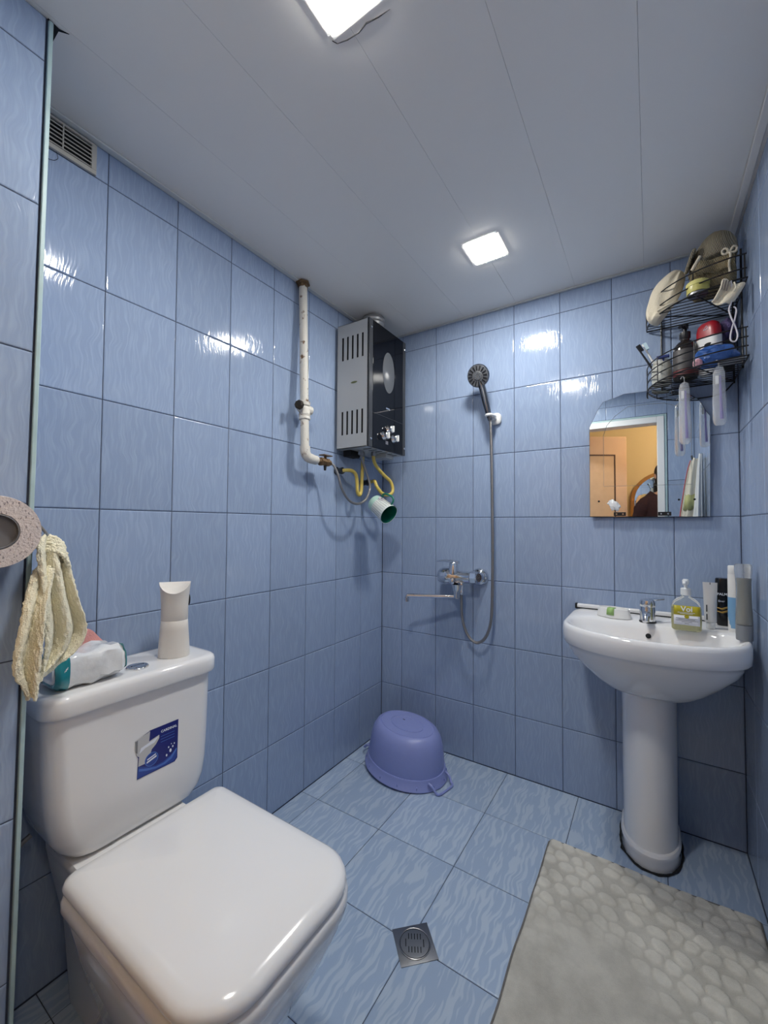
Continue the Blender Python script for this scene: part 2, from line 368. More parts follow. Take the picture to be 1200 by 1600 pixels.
# cistern: flat front, rounded bottom corners, wider at the top
yk = -1.372
rings = []
for z, x1, ya, yb, r in ((.386, .180, -1.480, -1.250, .04), (.388, .190, -1.497, -1.233, .045), (.396, .197, -1.515, -1.214, .045), (.415, .1995, -1.532, -1.199, .045), (.44, .200, -1.545, -1.191, .042), (.48, .200, -1.554, -1.186, .04), (.53, .200, -1.560, -1.183, .04), (.60, .200, -1.565, -1.181, .04), (.715, .200, -1.568, -1.178, .04)):
    rings.append(rr(.015, x1, ya, yb, [r, .02, .02, r], z, 6))
t.part('cistern', G().loft(rings), M_CER, smooth=50)
rings = [rr(.01+i, .213-i, -1.578+i, -1.166-i, [.045-i*.5, .02, .02, .045-i*.5], z, 6) for i, z in ((.010, .7155), (.002, .7165), (0, .722), (0, .748), (.003, .756), (.009, .760), (.02, .7605))]
t.part('cistern_lid', G().loft(rings), M_CER, smooth=50)
b = t.part('flush_button', G().lathe([(.026, .7605), (.026, .7635), (.024, .7655), (.021, .7655), (.0205, .7640), (.019, .7640), (.0185, .7660), (.012, .7672)], 28, T(.142, -1.362, 0)), M_CHROME, label='round chrome flush button')
t.part('split_line', G().box(.1412, .1428, -1.378, -1.346, .7665, .7675), M_DARK, b)
# sticker: local u to the right (+y), v up
M_STB = mat('sticker_navy', srgb(18, 28, 112), .3); M_STL = mat('sticker_grey', srgb(190, 190, 192), .35)
M_STW = mat('sticker_print_white', srgb(225, 230, 240), .4); M_STC = mat('sticker_water_blue', srgb(70, 110, 190), .35); M_STM = mat('sticker_mid_blue', srgb(36, 66, 150), .35); M_STG = mat('sticker_shade_grey', srgb(120, 120, 122), .4)
MS = T(.2006, -1.392, .5095) @ Matrix(((0, 0, 1, 0), (1, 0, 0, 0), (0, 1, 0, 0), (0, 0, 0, 1)))
W, H = .108, .106
st = t.part('sticker', G().prism([(.006, 0), (W-.008, .0), (W-.001, .007), (W, H), (.034, H), (.034, H-.001), (.004, H-.012), (.0, H-.03), (.003, .06), (.008, .05)], .0004, MS), M_STB, label='blue advertising sticker with a picture of a toilet', smooth=0)
def stp(n, poly, m, d): t.part(n, G().prism(poly, d, MS), m, st, smooth=0)
stp('print_toilet', [(.0, .094), (.035, .104), (.033, .080), (.058, .086), (.058, .078), (.050, .066), (.040, .058), (.036, .045), (.036, .030), (.008, .030), (.010, .052), (.004, .058), (.002, .066), (0, .07)], M_STL, .0006)
stp('print_toilet_shade', [(.0005, .092), (.006, .094), (.006, .062), (.0015, .066)], M_STG, .0007)
stp('print_bowl_shade', [(.010, .060), (.024, .068), (.046, .072), (.056, .083), (.033, .077), (.014, .072)], M_STW, .00075)
stp('print_water', [(.006, .002), (W-.010, .002), (W-.003, .012), (W-.002, .030), (.085, .020), (.070, .014), (.050, .013), (.030, .020), (.008, .030)], M_STM, .0006)
stp('print_wave', [(.010, .024), (.030, .016), (.052, .010), (.072, .011), (.088, .018), (W-.004, .034), (W-.003, .030), (.092, .012), (.074, .006), (.050, .006), (.028, .011), (.010, .018)], M_STC, .0008)
for (a, b_, r_) in ((.088, .034, .003), (.094, .042, .0018), (.083, .044, .0016), (.098, .048, .0014), (.09, .05, .001), (.078, .026, .002)):
    stp('print_splash', [(a+r_*math.cos(k*pi/4), b_+1.6*r_*math.sin(k*pi/4)) for k in range(8)], M_STW, .0008)
stp('print_badge_ring', [(.040+.0165*math.cos(k*pi/14), .034+.0165*math.sin(k*pi/14)) for k in range(28)], M_STC, .0009)
stp('print_badge', [(.040+.0148*math.cos(k*pi/14), .034+.0148*math.sin(k*pi/14)) for k in range(28)], M_STM, .001)
stp('print_badge_line', [(.029, .035), (.050, .041), (.050, .044), (.029, .038)], M_STW, .0011)
stp('print_badge_line', [(.028, .028), (.052, .035), (.052, .039), (.028, .032)], M_STW, .0011)
for vv in (.079, .072, .065): stp('print_line', [(.062, vv), (.098, vv), (.098, vv+.0011), (.062, vv+.0011)], M_STC, .0006)
v, f = text_geo('CARDINAL', .0085)
t.part('print_lettering', G().add(v, f, MS @ T(.083, .0915, .0007)), M_STW, st, smooth=0)

# water inlet behind the toilet
t = Thing('water_inlet', 'small metal water valve with curved hose in the dark beside the cistern', 'valve', (.01, -1.585, .33))
t.part('valve', G().lathe([(.016, 0), (.016, .006), (.008, .008), (.008, .04), (.011, .041), (.011, .055)], 14, T(.001, -1.588, .33) @ RY(pi/2)), M_STEEL)
t.part('hose', G().tube(spl([(.05, -1.588, .335), (.07, -1.588, .36), (.06, -1.575, .40), (.06, -1.545, .42)]), .006, 8), M_HOSE)

# things on the cistern
M_WRAP = mat('glossy_white_film', (.76, .77, .78), .13, coat=.5, bump=.35, bscale=22)
M_WTEAL = mat('teal_print_film', srgb(30, 130, 140), .2, coat=.4)
t = Thing('wet_wipes_packet', 'crumpled white and teal packet of wet wipes lying on the cistern lid', 'wipes packet', (.13, -1.465, .7615))
def wipes(g, y0, y1, grow=0):
    rings = []
    for k in range(11):
        y = y0+(y1-y0)*k/10; s = 1.0
        e = min((y+1.552)/.012, (-1.402-y)/.014, 1); e = max(e, .0)**.5
        hh = (.5+.5*e)*.038*(1+.05*math.sin(y*90)); ww = (.82+.18*e)*.05
        ring = []
        for i in range(20):
            a = 2*pi*i/20; cx, cz = math.cos(a), math.sin(a)
            ax = abs(cx)**.55*(1 if cx > 0 else -1); az = abs(cz)**.55*(1 if cz > 0 else -1)
            n = noise.noise(Vector((cx*2.1+3, y*38, cz*2.1)))*.009 if az > -.9 else 0
            ring.append((.132+(ww+n+grow)*ax, y, max(.7617, .8005+(hh+n+grow)*az)))
        rings.append(ring)
    return g.loft(rings)
t.part('film', wipes(G(), -1.552, -1.402), M_WRAP, smooth=42)
t.part('end_print', wipes(G(), -1.548, -1.522, .0008), M_WTEAL)
t.part('end_print', wipes(G(), -1.4065, -1.4035, .0008), M_WTEAL)
t = Thing('air_freshener', 'cream plastic air freshener with scooped top standing on the cistern lid', 'air freshener', (.128, -1.258, .761))
rings = []
for z, a, b_ in ((.7613, .040, .0285), (.765, .0405, .029), (.80, .0385, .0275), (.835, .036, .026), (.86, .0345, .025), (.861, .0335, .024), (.863, .0345, .025), (.90, .0345, .025), (.93, .0365, .027), (.955, .040, .030)):
    rings.append([(.128+a*math.cos(2*pi*i/32)*math.cos(.95)-b_*math.sin(2*pi*i/32)*math.sin(.95), -1.258+a*math.cos(2*pi*i/32)*math.sin(.95)+b_*math.sin(2*pi*i/32)*math.cos(.95), z + (0 if z < .95 else .012-.030*max(0, -math.sin(2*pi*i/32))**1.3-.004*max(0, math.sin(2*pi*i/32)))) for i in range(32)])
inner = [[(.128+(p[0]-.128)*.93, -1.258+(p[1]+1.258)*.93, p[2]-.001) for p in rings[-1]], [(.128+(p[0]-.128)*.35, -1.258+(p[1]+1.258)*.35, p[2]*.35+.941*.65) for p in rings[-1]]]
t.part('body', G().loft(rings+inner), M_CREAM, smooth=45)
t.part('vent_slot', G().lathe([(.007, 0), (.007, .001)], 16, T(.128+.018, -1.258+.0305, .915) @ RZ(.95-.5) @ RX(-pi/2), sx=.6, sy=2.2), M_DARK)
M_PINK = mat('pink_cloth', srgb(214, 150, 145), .9, bump=.3, bscale=220)
rows = []
for i in range(13):
    u = i/12
    rows.append([(.022+.05*v/6+.008*math.sin(9*u+v), -1.545+.175*u, max(.7625, .765+.095*math.exp(-((u-.58)/.35)**2)*(1-.4*abs(v-3)/3)+.010*math.sin(7*u+v*1.3)*(u < .9)+.030*noise.noise(Vector((u*7, v*.8, 2))))) for v in range(7)])
single('pink_cloth', G().grid(rows), M_PINK, 'crumpled pink cloth behind the wipes packet on the cistern', 'cloth', (.08, -1.46, .765), solid=.003, sub=2)

# cream towel hung at the boxing corner
M_TOWEL = mat('cream_terry', srgb(244, 238, 212), .95, bump=.5, bscale=380, var=.06, vscale=30)
t = Thing('cream_towel', 'cream terry towel hanging from the tiled boxing corner beside the paper roll', 'towel', (.25, -1.6, .82))
def strip(cols, nfold, amp, xs):
    """cols: (z, y_left, y_right, x) from top to bottom"""
    rows = []
    for k, (z, ya, yb, x) in enumerate(cols):
        rows.append([(x+amp*math.sin(nfold*pi*i/24+1.5*k/len(cols))*min(1, .35+k/4)+xs*(i/24-.5), ya+(yb-ya)*i/24, z+.004*math.sin(i*.45+k)) for i in range(25)])
    return G().grid(rows)
t.part('fold', strip([(1.105, -1.602, -1.578, .243), (1.08, -1.616, -1.562, .252), (1.04, -1.612, -1.553, .255), (1.0, -1.608, -1.545, .256), (.96, -1.604, -1.533, .254), (.925, -1.60, -1.519, .25), (.895, -1.598, -1.517, .247), (.865, -1.600, -1.537, .247), (.845, -1.603, -1.572, .25), (.828, -1.606, -1.596, .252)], 4.3, .013, -.03), M_TOWEL, solid=.007, sub=3)
t.part('fold', strip([(1.045, -1.612, -1.585, .262), (1.0, -1.628, -1.598, .275), (.965, -1.636, -1.606, .283), (.925, -1.644, -1.609, .288), (.885, -1.651, -1.612, .289), (.86, -1.650, -1.615, .288), (.83, -1.634, -1.617, .288), (.805, -1.626, -1.619, .289)], 2.4, .010, .01), M_TOWEL, solid=.007, sub=3)
t.part('fold', G().grid([[(.236+.03*math.sin(pi*j/8)*.5+.012*i/5, -1.612+.052*j/8+.002*i, 1.072+.034*math.sin(pi*(.15+.7*j/8))-.012*i*(.3+.7*j/8)) for j in range(9)] for i in range(6)]), M_TOWEL, solid=.007, sub=3)
tx = D.textures.new('terry', 'CLOUDS'); tx.noise_scale = .0045; tx.noise_depth = 1
for o in t.e.children:
    md = o.modifiers.new('terry', 'DISPLACE'); md.texture = tx; md.strength = .0055; md.mid_level = .5
single('towel_hook', G().tube(spl([(.21, CY+.005, 1.13), (.22, CY+.018, 1.125), (.235, CY+.026, 1.108), (.246, CY+.024, 1.10), (.252, CY+.018, 1.108)]), .003, 8), M_STEEL, 'small wire hook holding the cream towel at the boxing corner', 'hook', (.22, CY+.01, 1.11))

# toilet paper roll
def paper_mat():
    m = mat('speckled_recycled_paper', srgb(196, 186, 184), .95, bump=.3, bscale=300); nt = m.node_tree; b = nt.nodes['Principled BSDF']
    tc = nt.nodes.new('ShaderNodeTexCoord'); n = nt.nodes.new('ShaderNodeTexNoise'); n.inputs['Scale'].default_value = 190; n.inputs['Detail'].default_value = 2
    mp = nt.nodes.new('ShaderNodeMapping'); mp.inputs['Scale'].default_value = (.6, 1.6, .8); nt.links.new(tc.outputs['Object'], mp.inputs[0]); nt.links.new(mp.outputs[0], n.inputs['Vector'])
    r = nt.nodes.new('ShaderNodeValToRGB'); r.color_ramp.elements[0].position = .33; r.color_ramp.elements[1].position = .42
    r.color_ramp.elements[0].color = srgb(130, 122, 126); r.color_ramp.elements[1].color = srgb(206, 197, 196)
    nt.links.new(n.outputs['Fac'], r.inputs[0]); nt.links.new(r.outputs[0], b.inputs['Base Color']); return m
M_PAPER = paper_mat()
t = Thing('toilet_roll', 'speckled grey toilet roll on a wall spindle at the tiled boxing', 'toilet roll', (.235, -1.687, 1.115))
MR = T(.24, -1.687, 1.115) @ RY(pi/2)
t.part('paper', G().lathe([(.031, 0), (.061, 0), (.0615, .01), (.0615, .085), (.0605, .09), (.031, .09), (.031, 0)], 48, MR, cap0=False, cap1=False), M_PAPER)
t.part('core', G().lathe([(.0300, .002), (.0305, .089), (.0285, .090), (.0280, .080), (.001, .080)], 36, MR, cap0=False), mat('grey_spindle_plastic', srgb(112, 112, 116), .4))
t.part('bracket', G().box(.2305, .2395, -1.689, -1.68, 1.10, 1.13), M_STEEL)

# blue plastic thing at the lower left edge
M_BLUEP = mat('violet_blue_plastic', srgb(104, 112, 190), .38)
M_BASIN = mat('violet_blue_basin_plastic', (.25, .295, .60), .36, bump=.06, bscale=60)
t = Thing('brush_holder', 'blue plastic toilet brush holder on the floor at the left edge', 'brush holder', (.285, -1.705, .001))
t.part('pot', G().lathe([(.035, .001), (.045, .005), (.033, .10), (.030, .20), (.038, .245), (.040, .262), (.036, .262), (.033, .245)], 20, T(.285, -1.705, 0), cap1=False), M_BLUEP)
t.part('brush_stick', G().tube([(.285, -1.705, .02), (.285, -1.709, .30)], .007, 8), M_BLUEP)

# ================================================================ gas pipe, water heater, hoses
M_PIPE = mat('chipped_cream_pipe_paint', srgb(214, 210, 200), .5, bump=.25, bscale=70)
def rusty(m, lo, hi, col):
    nt = m.node_tree; b = nt.nodes['Principled BSDF']; tc = nt.nodes.new('ShaderNodeTexCoord'); n = nt.nodes.new('ShaderNodeTexNoise')
    n.inputs['Scale'].default_value = 38; n.inputs['Detail'].default_value = 6; nt.links.new(tc.outputs['Object'], n.inputs['Vector'])
    r = nt.nodes.new('ShaderNodeValToRGB'); r.color_ramp.elements[0].position = lo; r.color_ramp.elements[1].position = hi
    r.color_ramp.elements[0].color = b.inputs['Base Color'].default_value; r.color_ramp.elements[1].color = col
    nt.links.new(n.outputs['Fac'], r.inputs[0]); nt.links.new(r.outputs[0], b.inputs['Base Color'])
rusty(M_PIPE, .60, .68, srgb(120, 92, 66))
M_RUST = mat('rusty_brass', srgb(120, 96, 70), .5, metal=.6, bump=.4, bscale=120, var=.4, vscale=60)
t = Thing('gas_pipe', 'chipped cream gas pipe dropping from the ceiling beside the water heater', 'pipe', (.06, -.68, 1.41))
ptop, pb = Vector((.024, -.665, 2.155)), Vector((.062, -.682, 1.47))
def pp(s): return ptop.lerp(pb, s)
t.part('tube', G().tube([pp(k/10) for k in range(11)]+[pb+Vector((.001, 0, -.03))], .0175, 16), M_PIPE)
t.part('ceiling_collar', G().lathe([(.030, 0), (.030, -.006), (.022, -.010), (.021, -.022)], 6, T(*pp(.0)) @ T(0, 0, -.001)), M_RUST)
dv = (pb-ptop).normalized(); MV = frame_to(pp(.80), dv)
t.part('cock_body', G().lathe([(.0205, -.03), (.024, -.028), (.024, -.012), (.019, -.008), (.0225, .005), (.0225, .02), (.025, .024), (.022, .034), (.0235, .036), (.0235, .045), (.019, .047)], 12, MV), M_PIPE)
kb = pp(.80)
t.part('cock_boss', G().lathe([(.017, -.034), (.019, -.02), (.019, .022), (.015, .03)], 10, frame_to(kb, (-.25, -1, .1))), M_PIPE)
t.part('cock_knob', G().lathe([(.015, 0), (.019, .004), (.019, .016), (.014, .020)], 8, frame_to(kb+Vector((.01, -.034, .004)), (.35, -1, .1))), mat('blackened_brass', srgb(48, 42, 36), .5, metal=.5, bump=.5, bscale=90))
el = spl([(.063, -.682, 1.45), (.064, -.680, 1.425), (.066, -.668, 1.408), (.069, -.645, 1.402), (.070, -.620, 1.400)], 5)
t.part('elbow', G().tube(el, [.021]*5+[.0205]*(len(el)-10)+[.019]*5, 14), M_PIPE)
t.part('nipple', G().tube([(.070, -.626, 1.400), (.074, -.596, 1.398)], .0135, 12), M_RUST)
vM = frame_to((.076, -.592, 1.398), (.06, 1, -.02))
v_ = t.part('valve', G().lathe([(.016, -.012), (.019, -.010), (.019, .004), (.015, .008), (.015, .022), (.018, .024), (.018, .038), (.012, .040), (.012, .052)], 6, vM), M_RUST)
t.part('valve_lever', G().box(.066, .096, -.60, -.545, 1.424, 1.428).lathe([(.006, 1.41), (.006, 1.43)], 10, T(.08, -.575, 0)), M_RUST, v_)
t.part('valve_tail', G().lathe([(.005, 0), (.007, .02)], 8, T(.079, -.575, 1.362)), M_DARK, v_)
t.part('gas_hose', G().tube(spl([(.080, -.545, 1.397), (.088, -.525, 1.385), (.098, -.508, 1.345), (.104, -.488, 1.285), (.108, -.44, 1.238), (.112, -.38, 1.226), (.114, -.318, 1.252), (.112, -.284, 1.31), (.108, -.302, 1.37), (.104, -.335, 1.43), (.102, -.346, 1.478)], 6), .0058, 8), M_HOSE)

M_SIDE = mat('light_grey_coated_steel', (.47, .48, .48), .25, coat=.3)
M_GLASS = mat('black_front_glass', (.004, .0045, .007), .05, ior=1.28)
M_STRIP = mat('graphite_strip', (.045, .048, .054), .18, ior=1.35)
M_OVAL = mat('grey_oval_window', (.10, .105, .112), .08)
t = Thing('water_heater', 'grey gas water heater with black glass front and oval window on the left wall', 'water heater', (.1, -.27, 1.48))
hx0, hx1, hy0, hy1, hz0, hz1 = .016, .188, -.422, -.098, 1.482, 2.066
t.part('core', G().box(hx0+.01, hx1, hy0+.008, hy1-.002, hz0+.004, hz1-.002), M_DARK)
# side plate with two rows of five slots left open
def slotplate(y, x0, x1, z0, z1, th):
    g = G(); xs = [.048+.0285*k for k in range(5)]; hw = .0052
    bands = [(z0, 1.545), (1.545, 1.655), (1.655, 1.895), (1.895, 2.005), (2.005, z1)]
    for i, (a, b_) in enumerate(bands):
        if i in (1, 3):
            e = [x0]+[q for x in xs for q in (x-hw, x+hw)]+[x1]
            for k in range(0, len(e), 2): g.box(e[k], e[k+1], y, y+th, a, b_)
        else: g.box(x0, x1, y, y+th, a, b_)
    return g
t.part('side_panel', slotplate(hy0, hx0, hx1+.004, hz0, hz1, .002), M_SIDE)
t.part('side_panel', slotplate(hy1-.002, hx0, hx1+.004, hz0, hz1, .002), M_SIDE)
t.part('top_panel', G().box(hx0, hx1, hy0, hy1, hz1-.002, hz1), M_SIDE)
g = G().box(hx0, hx1, hy0, hy1, hz0, hz0+.003)
bp = t.part('bottom_panel', g, M_SIDE)
for k in range(6):
    t.part('bottom_slot', G().box(.13, .175, hy0+.05+k*.045, hy0+.062+k*.045, hz0-.0006, hz0+.001), M_DARK, bp)
t.part('oval_hole', G().lathe([(.014, 0), (.014, .0006)], 20, T(.115, hy0-.0004, 1.784) @ RX(pi/2), sx=1.3, sy=.35), mat('olive_recess', srgb(110, 115, 80), .6))
front = t.part('front_glass', G().box(hx1, hx1+.012, hy0+.030, hy1-.026, hz0, hz1), M_GLASS, bevel=.0015)
for ya, yb in ((hy0, hy0+.0285), (hy1-.0245, hy1)):
    s_ = t.part('front_strip', G().box(hx1, hx1+.012, ya, yb, hz0, hz1), M_STRIP, bevel=.001)
    for z in (hz0+.035, hz1-.04):
        t.part('screw', G().lathe([(.006, 0), (.006, .003), (.004, .005)], 12, T(hx1+.012, (ya+yb)/2, z) @ RY(pi/2)), M_CHROME, s_)
fx = hx1+.0122
t.part('oval_window', G().lathe([(1, 0), (1, .0006), (.96, .001)], 40, T(fx, -.26, 1.86) @ RY(pi/2), sx=.098, sy=.052), M_OVAL, front)
t.part('badge', G().box(fx, fx+.0012, -.282, -.248, 1.681, 1.688), M_CHROME, front)
t.part('label', G().box(fx, fx+.0006, -.285, -.262, 1.512, 1.528), mat('grey_label', (.2, .2, .22), .4), front)
for y, z in ((-.262, 1.585), (-.303, 1.548), (-.218, 1.548)):
    k_ = t.part('knob', G().lathe([(.021, 0), (.021, .006), (.018, .010), (.017, .024), (.014, .027)], 20, T(fx, y, z) @ RY(pi/2)), M_CHROME, front)
    t.part('grip', G().box(fx+.025, fx+.034, y-.0045, y+.0045, z-.015, z+.015), M_WPLAST, front, bevel=.002)
for k in range(2):
    t.part('seam', G().box(hx1+.0118, fx+.0003, hy0+.03, hy1-.026, 1.640, 1.6415), M_STRIP, front)
    break
# flue, pipe stubs
g = []
for k in range(9): g += [(.058 if k % 2 else .055, hz1+.010*k), (.058 if k % 2 else .055, hz1+.010*k+.006)]
t.part('flue', G().lathe(g, 32, T(.105, -.255, 0)), mat('dull_aluminium', (.38, .38, .38), .4, metal=.8))
for x, y, r_ in ((.10, -.346, .010), (.072, -.292, .011), (.13, -.282, .011)):
    t.part('connector', G().lathe([(r_, hz0-.022), (r_+.003, hz0-.020), (r_+.003, hz0-.006), (r_, hz0-.004), (r_, hz0+.002)], 6, T(x, y, 0)), M_STEEL)
t.part('burner_box', G().box(.06, .15, -.20, -.13, hz0-.018, hz0), M_SIDE, bevel=.002)
t.part('gas_block', G().box(.025, .07, -.385, -.31, hz0-.030, hz0), M_DARK, bevel=.003)
M_YEL = mat('yellow_coated_hose', srgb(206, 182, 92), .4, bump=.15, bscale=120)
t2 = Thing('yellow_hose', 'yellow hose looping from a wall fitting to the left underside of the heater', 'hose', (.02, -.40, 1.36), 'yellow hoses under the heater')
t2.part('fitting', G().lathe([(.020, 0), (.020, .006), (.014, .008), (.014, .026), (.0165, .028), (.0165, .04), (.012, .042)], 6, T(.001, -.405, 1.383) @ RY(pi/2) ), M_BLACK)
t2.part('tube', G().tube(spl([(.040, -.405, 1.383), (.055, -.395, 1.385), (.066, -.368, 1.384), (.072, -.345, 1.368), (.074, -.338, 1.33), (.074, -.335, 1.29), (.073, -.318, 1.272), (.072, -.302, 1.29), (.072, -.296, 1.35), (.072, -.292, 1.42), (.072, -.292, 1.474)], 6), .0085, 10), M_YEL)
t2 = Thing('yellow_hose', 'yellow hose curving from a wall fitting through the handle of the hanging mug', 'hose', (.02, -.35, 1.32), 'yellow hoses under the heater')
t2.part('fitting', G().lathe([(.020, 0), (.020, .006), (.013, .008), (.013, .03), (.016, .032), (.016, .05), (.012, .052)], 6, T(.001, -.200, 1.345) @ RY(pi/2)), M_BLACK)
t2.part('tube', G().tube(spl([(.05, -.200, 1.345), (.075, -.205, 1.350), (.098, -.222, 1.345), (.115, -.228, 1.318), (.128, -.205, 1.288), (.140, -.175, 1.279), (.150, -.150, 1.287), (.150, -.136, 1.313), (.143, -.148, 1.350), (.136, -.195, 1.376), (.131, -.250, 1.41), (.130, -.278, 1.440), (.130, -.282, 1.47)], 6), .0085, 10), M_YEL)

# hanging mug
M_MUGW = mat('mug_white_print', srgb(226, 232, 230), .3); M_MUGG = mat('mug_green', srgb(30, 120, 100), .35); M_MUGM = mat('mug_mint', srgb(186, 222, 210), .35); M_INK = mat('grey_ink', srgb(110, 110, 112), .5)
bc, oc = Vector((.108, -.240, 1.240)), Vector((.208, -.262, 1.178))
ax = (oc-bc).normalized(); LM = (oc-bc).length; MM = frame_to(bc, ax)
t = Thing('mug', 'white plastic mug with green inside hanging by its handle from a yellow hose', 'mug', tuple(bc))
t.part('body', G().lathe([(.036, 0), (.0395, .003), (.044, .035), (.0455, LM-.04), (.049, LM-.002), (.0495, LM), (.0475, LM-.001)], 36, MM, cap1=False), M_MUGW, smooth=30)
t.part('lining', G().lathe([(.0478, LM-.0005), (.044, LM-.04), (.040, .01), (.0, .01)], 36, MM, cap0=False, cap1=False), M_MUGG)
t.part('base_band', G().lathe([(.0365, -.0005), (.0402, .003), (.0448, .036), (.043, .036)], 36, MM, cap1=False), M_MUGM)
lc = MM.inverted().to_3x3() @ Vector((.545, -.839, .1)); la = math.atan2(lc.y, lc.x)
for k in range(10):
    a = la+2.2+(k-4.5)*.22
    t.part('print_stripe', G().box(.0, .0008, -.0005, .0005, .0, LM-.045, MM @ RZ(a-2.2) @ T(.0464, 0, .04) @ RY(.075)), M_INK)
pm = MM @ RZ(la-.75) @ T(.0456, 0, .045) @ RY(pi/2)
t.part('print_medallion', G().lathe([(.0001, .001), (.0001, .0017), (.013, .0017), (.013, .001)], 20, pm, sx=1.25, cap0=False, cap1=False), mat('mug_pink_print', srgb(196, 186, 196), .4))
t.part('print_flower', G().lathe([(.006, .001), (.006, .0025)], 5, pm), M_INK)
hd = [MM @ Vector(p) for p in ((-.0, .046, LM-.012), (0, .070, LM-.010), (0, .082, LM-.028), (0, .074, .05), (0, .062, .035), (0, .044, .036))]
t.part('handle', G().tube(spl(hd, 5), .0048, 10), M_MUGG)

# ================================================================ shower
M_HEAD = mat('shower_face_grey', (.10, .105, .115), .4)
t = Thing('shower_mixer', 'chrome shower mixer with long swivel spout and lever on the back wall', 'mixer tap', (.49, -.05, .88))
for x in (.412, .562):
    t.part('wall_flange', G().lathe([(.042, 0), (.042, .006), (.036, .020), (.026, .026), (.022, .04)], 24, T(x, -.0008, .884) @ RX(pi/2)), M_CHROME)
t.part('union_nut', G().lathe([(.027, -.016), (.031, -.012), (.031, .014), (.027, .018)], 8, T(.552, -.055, .884) @ RY(pi/2)), M_CHROME)
t.part('body', G().lathe([(.014, -.118), (.034, -.110), (.044, -.09), (.044, -.058), (.037, -.035), (.030, -.01), (.028, .045), (.024, .048)], 24, T(.49, -.058, .882) @ RY(pi/2)), M_CHROME)
t.part('cartridge', G().lathe([(.026, -.0), (.026, .02), (.022, .034), (.020, .05), (.016, .055)], 20, T(.455, -.070, .897)), M_CHROME)
t.part('lever', G().loft([[(x, y_-.066, z+dz) for y_, dz in ((-.018, 0), (.010, 0), (.010, th), (-.018, th))] for x, z, th in ((.482, .945, .013), (.45, .950, .013), (.41, .953, .009), (.372, .950, .005))]), M_CHROME, bevel=.002)
t.part('spout_joint', G().lathe([(.014, .783), (.016, .79), (.014, .81), (.020, .828), (.026, .85)], 20, T(.478, -.086, 0)), M_CHROME)
t.part('spout', G().tube(spl([(.478, -.086, .795), (.46, -.09, .792), (.36, -.125, .789), (.262, -.158, .787), (.252, -.162, .784), (.250, -.163, .768)], 5), .0095, 12), M_CHROME)
t.part('spout_nozzle', G().lathe([(.012, .758), (.012, .778), (.009, .780)], 14, T(.250, -.163, 0)), M_CHROME)
t.part('diverter', G().lathe([(.011, 0), (.014, .006), (.014, .018), (.009, .022)], 12, T(.462, -.094, .868) @ RX(pi/2+.25)), M_CHROME)
t.part('hose_nut', G().lathe([(.010, .80), (.012, .803), (.012, .822), (.010, .825), (.010, .86)], 8, T(.492, -.062, 0)), M_CHROME)
t = Thing('hand_shower', 'round grey hand shower head on a chrome handle in a wall holder', 'shower head', (.628, -.05, 1.63))
hc = Vector((.590, -.098, 1.822)); hb = Vector((.632, -.060, 1.618))
hM = frame_to(hc, (-.02, -1, -.38))
hp = spl([hb, hb.lerp(hc, .35)+Vector((0, .004, 0)), hb.lerp(hc, .7)+Vector((0, .010, 0)), hc+Vector((.004, .012, -.022))], 6)
t.part('handle', G().tube(hp, [.0105+.0035*math.sin(pi*k/(len(hp)-1))+.004*k/len(hp) for k in range(len(hp))], 14), M_DCHROME)
t.part('head', G().lathe([(.018, -.030), (.034, -.024), (.048, -.010), (.0525, 0), (.0525, .005), (.050, .008)], 36, hM), M_DCHROME)
fc = t.part('spray_face', G().lathe([(.0495, .006), (.048, .0095), (.020, .0105), (.018, .013), (.001, .013)], 36, hM, cap0=False), M_HEAD)
for k in range(16):
    a = 2*pi*k/16
    t.part('nozzle_row', G().box(.026, .045, -.0022, .0022, .0095, .0125, hM @ RZ(a)), M_BLACK, fc)
for k in range(8):
    a = 2*pi*k/8
    t.part('nozzle', G().lathe([(.0018, .013), (.0012, .0155)], 6, hM @ RZ(a) @ T(.011, 0, 0)), M_CHROME, fc)
t.part('hose', G().tube(spl([(.492, -.062, .805), (.492, -.062, .76), (.495, -.062, .70), (.507, -.060, .645), (.532, -.058, .600), (.566, -.057, .583), (.602, -.056, .606), (.627, -.055, .665), (.637, -.054, .753), (.639, -.05, .957), (.637, -.048, 1.25), (.635, -.052, 1.488), (.633, -.058, 1.60), (.632, -.060, 1.622)], 8), .0068, 8), M_HOSE)
t = Thing('shower_holder', 'small white wall bracket gripping the shower handle', 'bracket', (.63, -.02, 1.64))
t.part('plate', G().loft([rr(.612, .668, 1.606, 1.660, .02, 0, 5), rr(.612, .668, 1.606, 1.660, .02, .012, 5), rr(.618, .662, 1.612, 1.654, .018, .018, 5)], M=RX(pi/2) @ T(0, 0, .0005)), M_WPLAST)
t.part('clip', G().tube(spl([(.648, -.045, 1.638), (.640, -.073, 1.640), (.626, -.076, 1.640), (.616, -.064, 1.640), (.620, -.046, 1.640)], 5), .007, 10), M_WPLAST)
t.part('arm', G().box(.624, .65, -.048, -.017, 1.626, 1.648), M_WPLAST, bevel=.004)

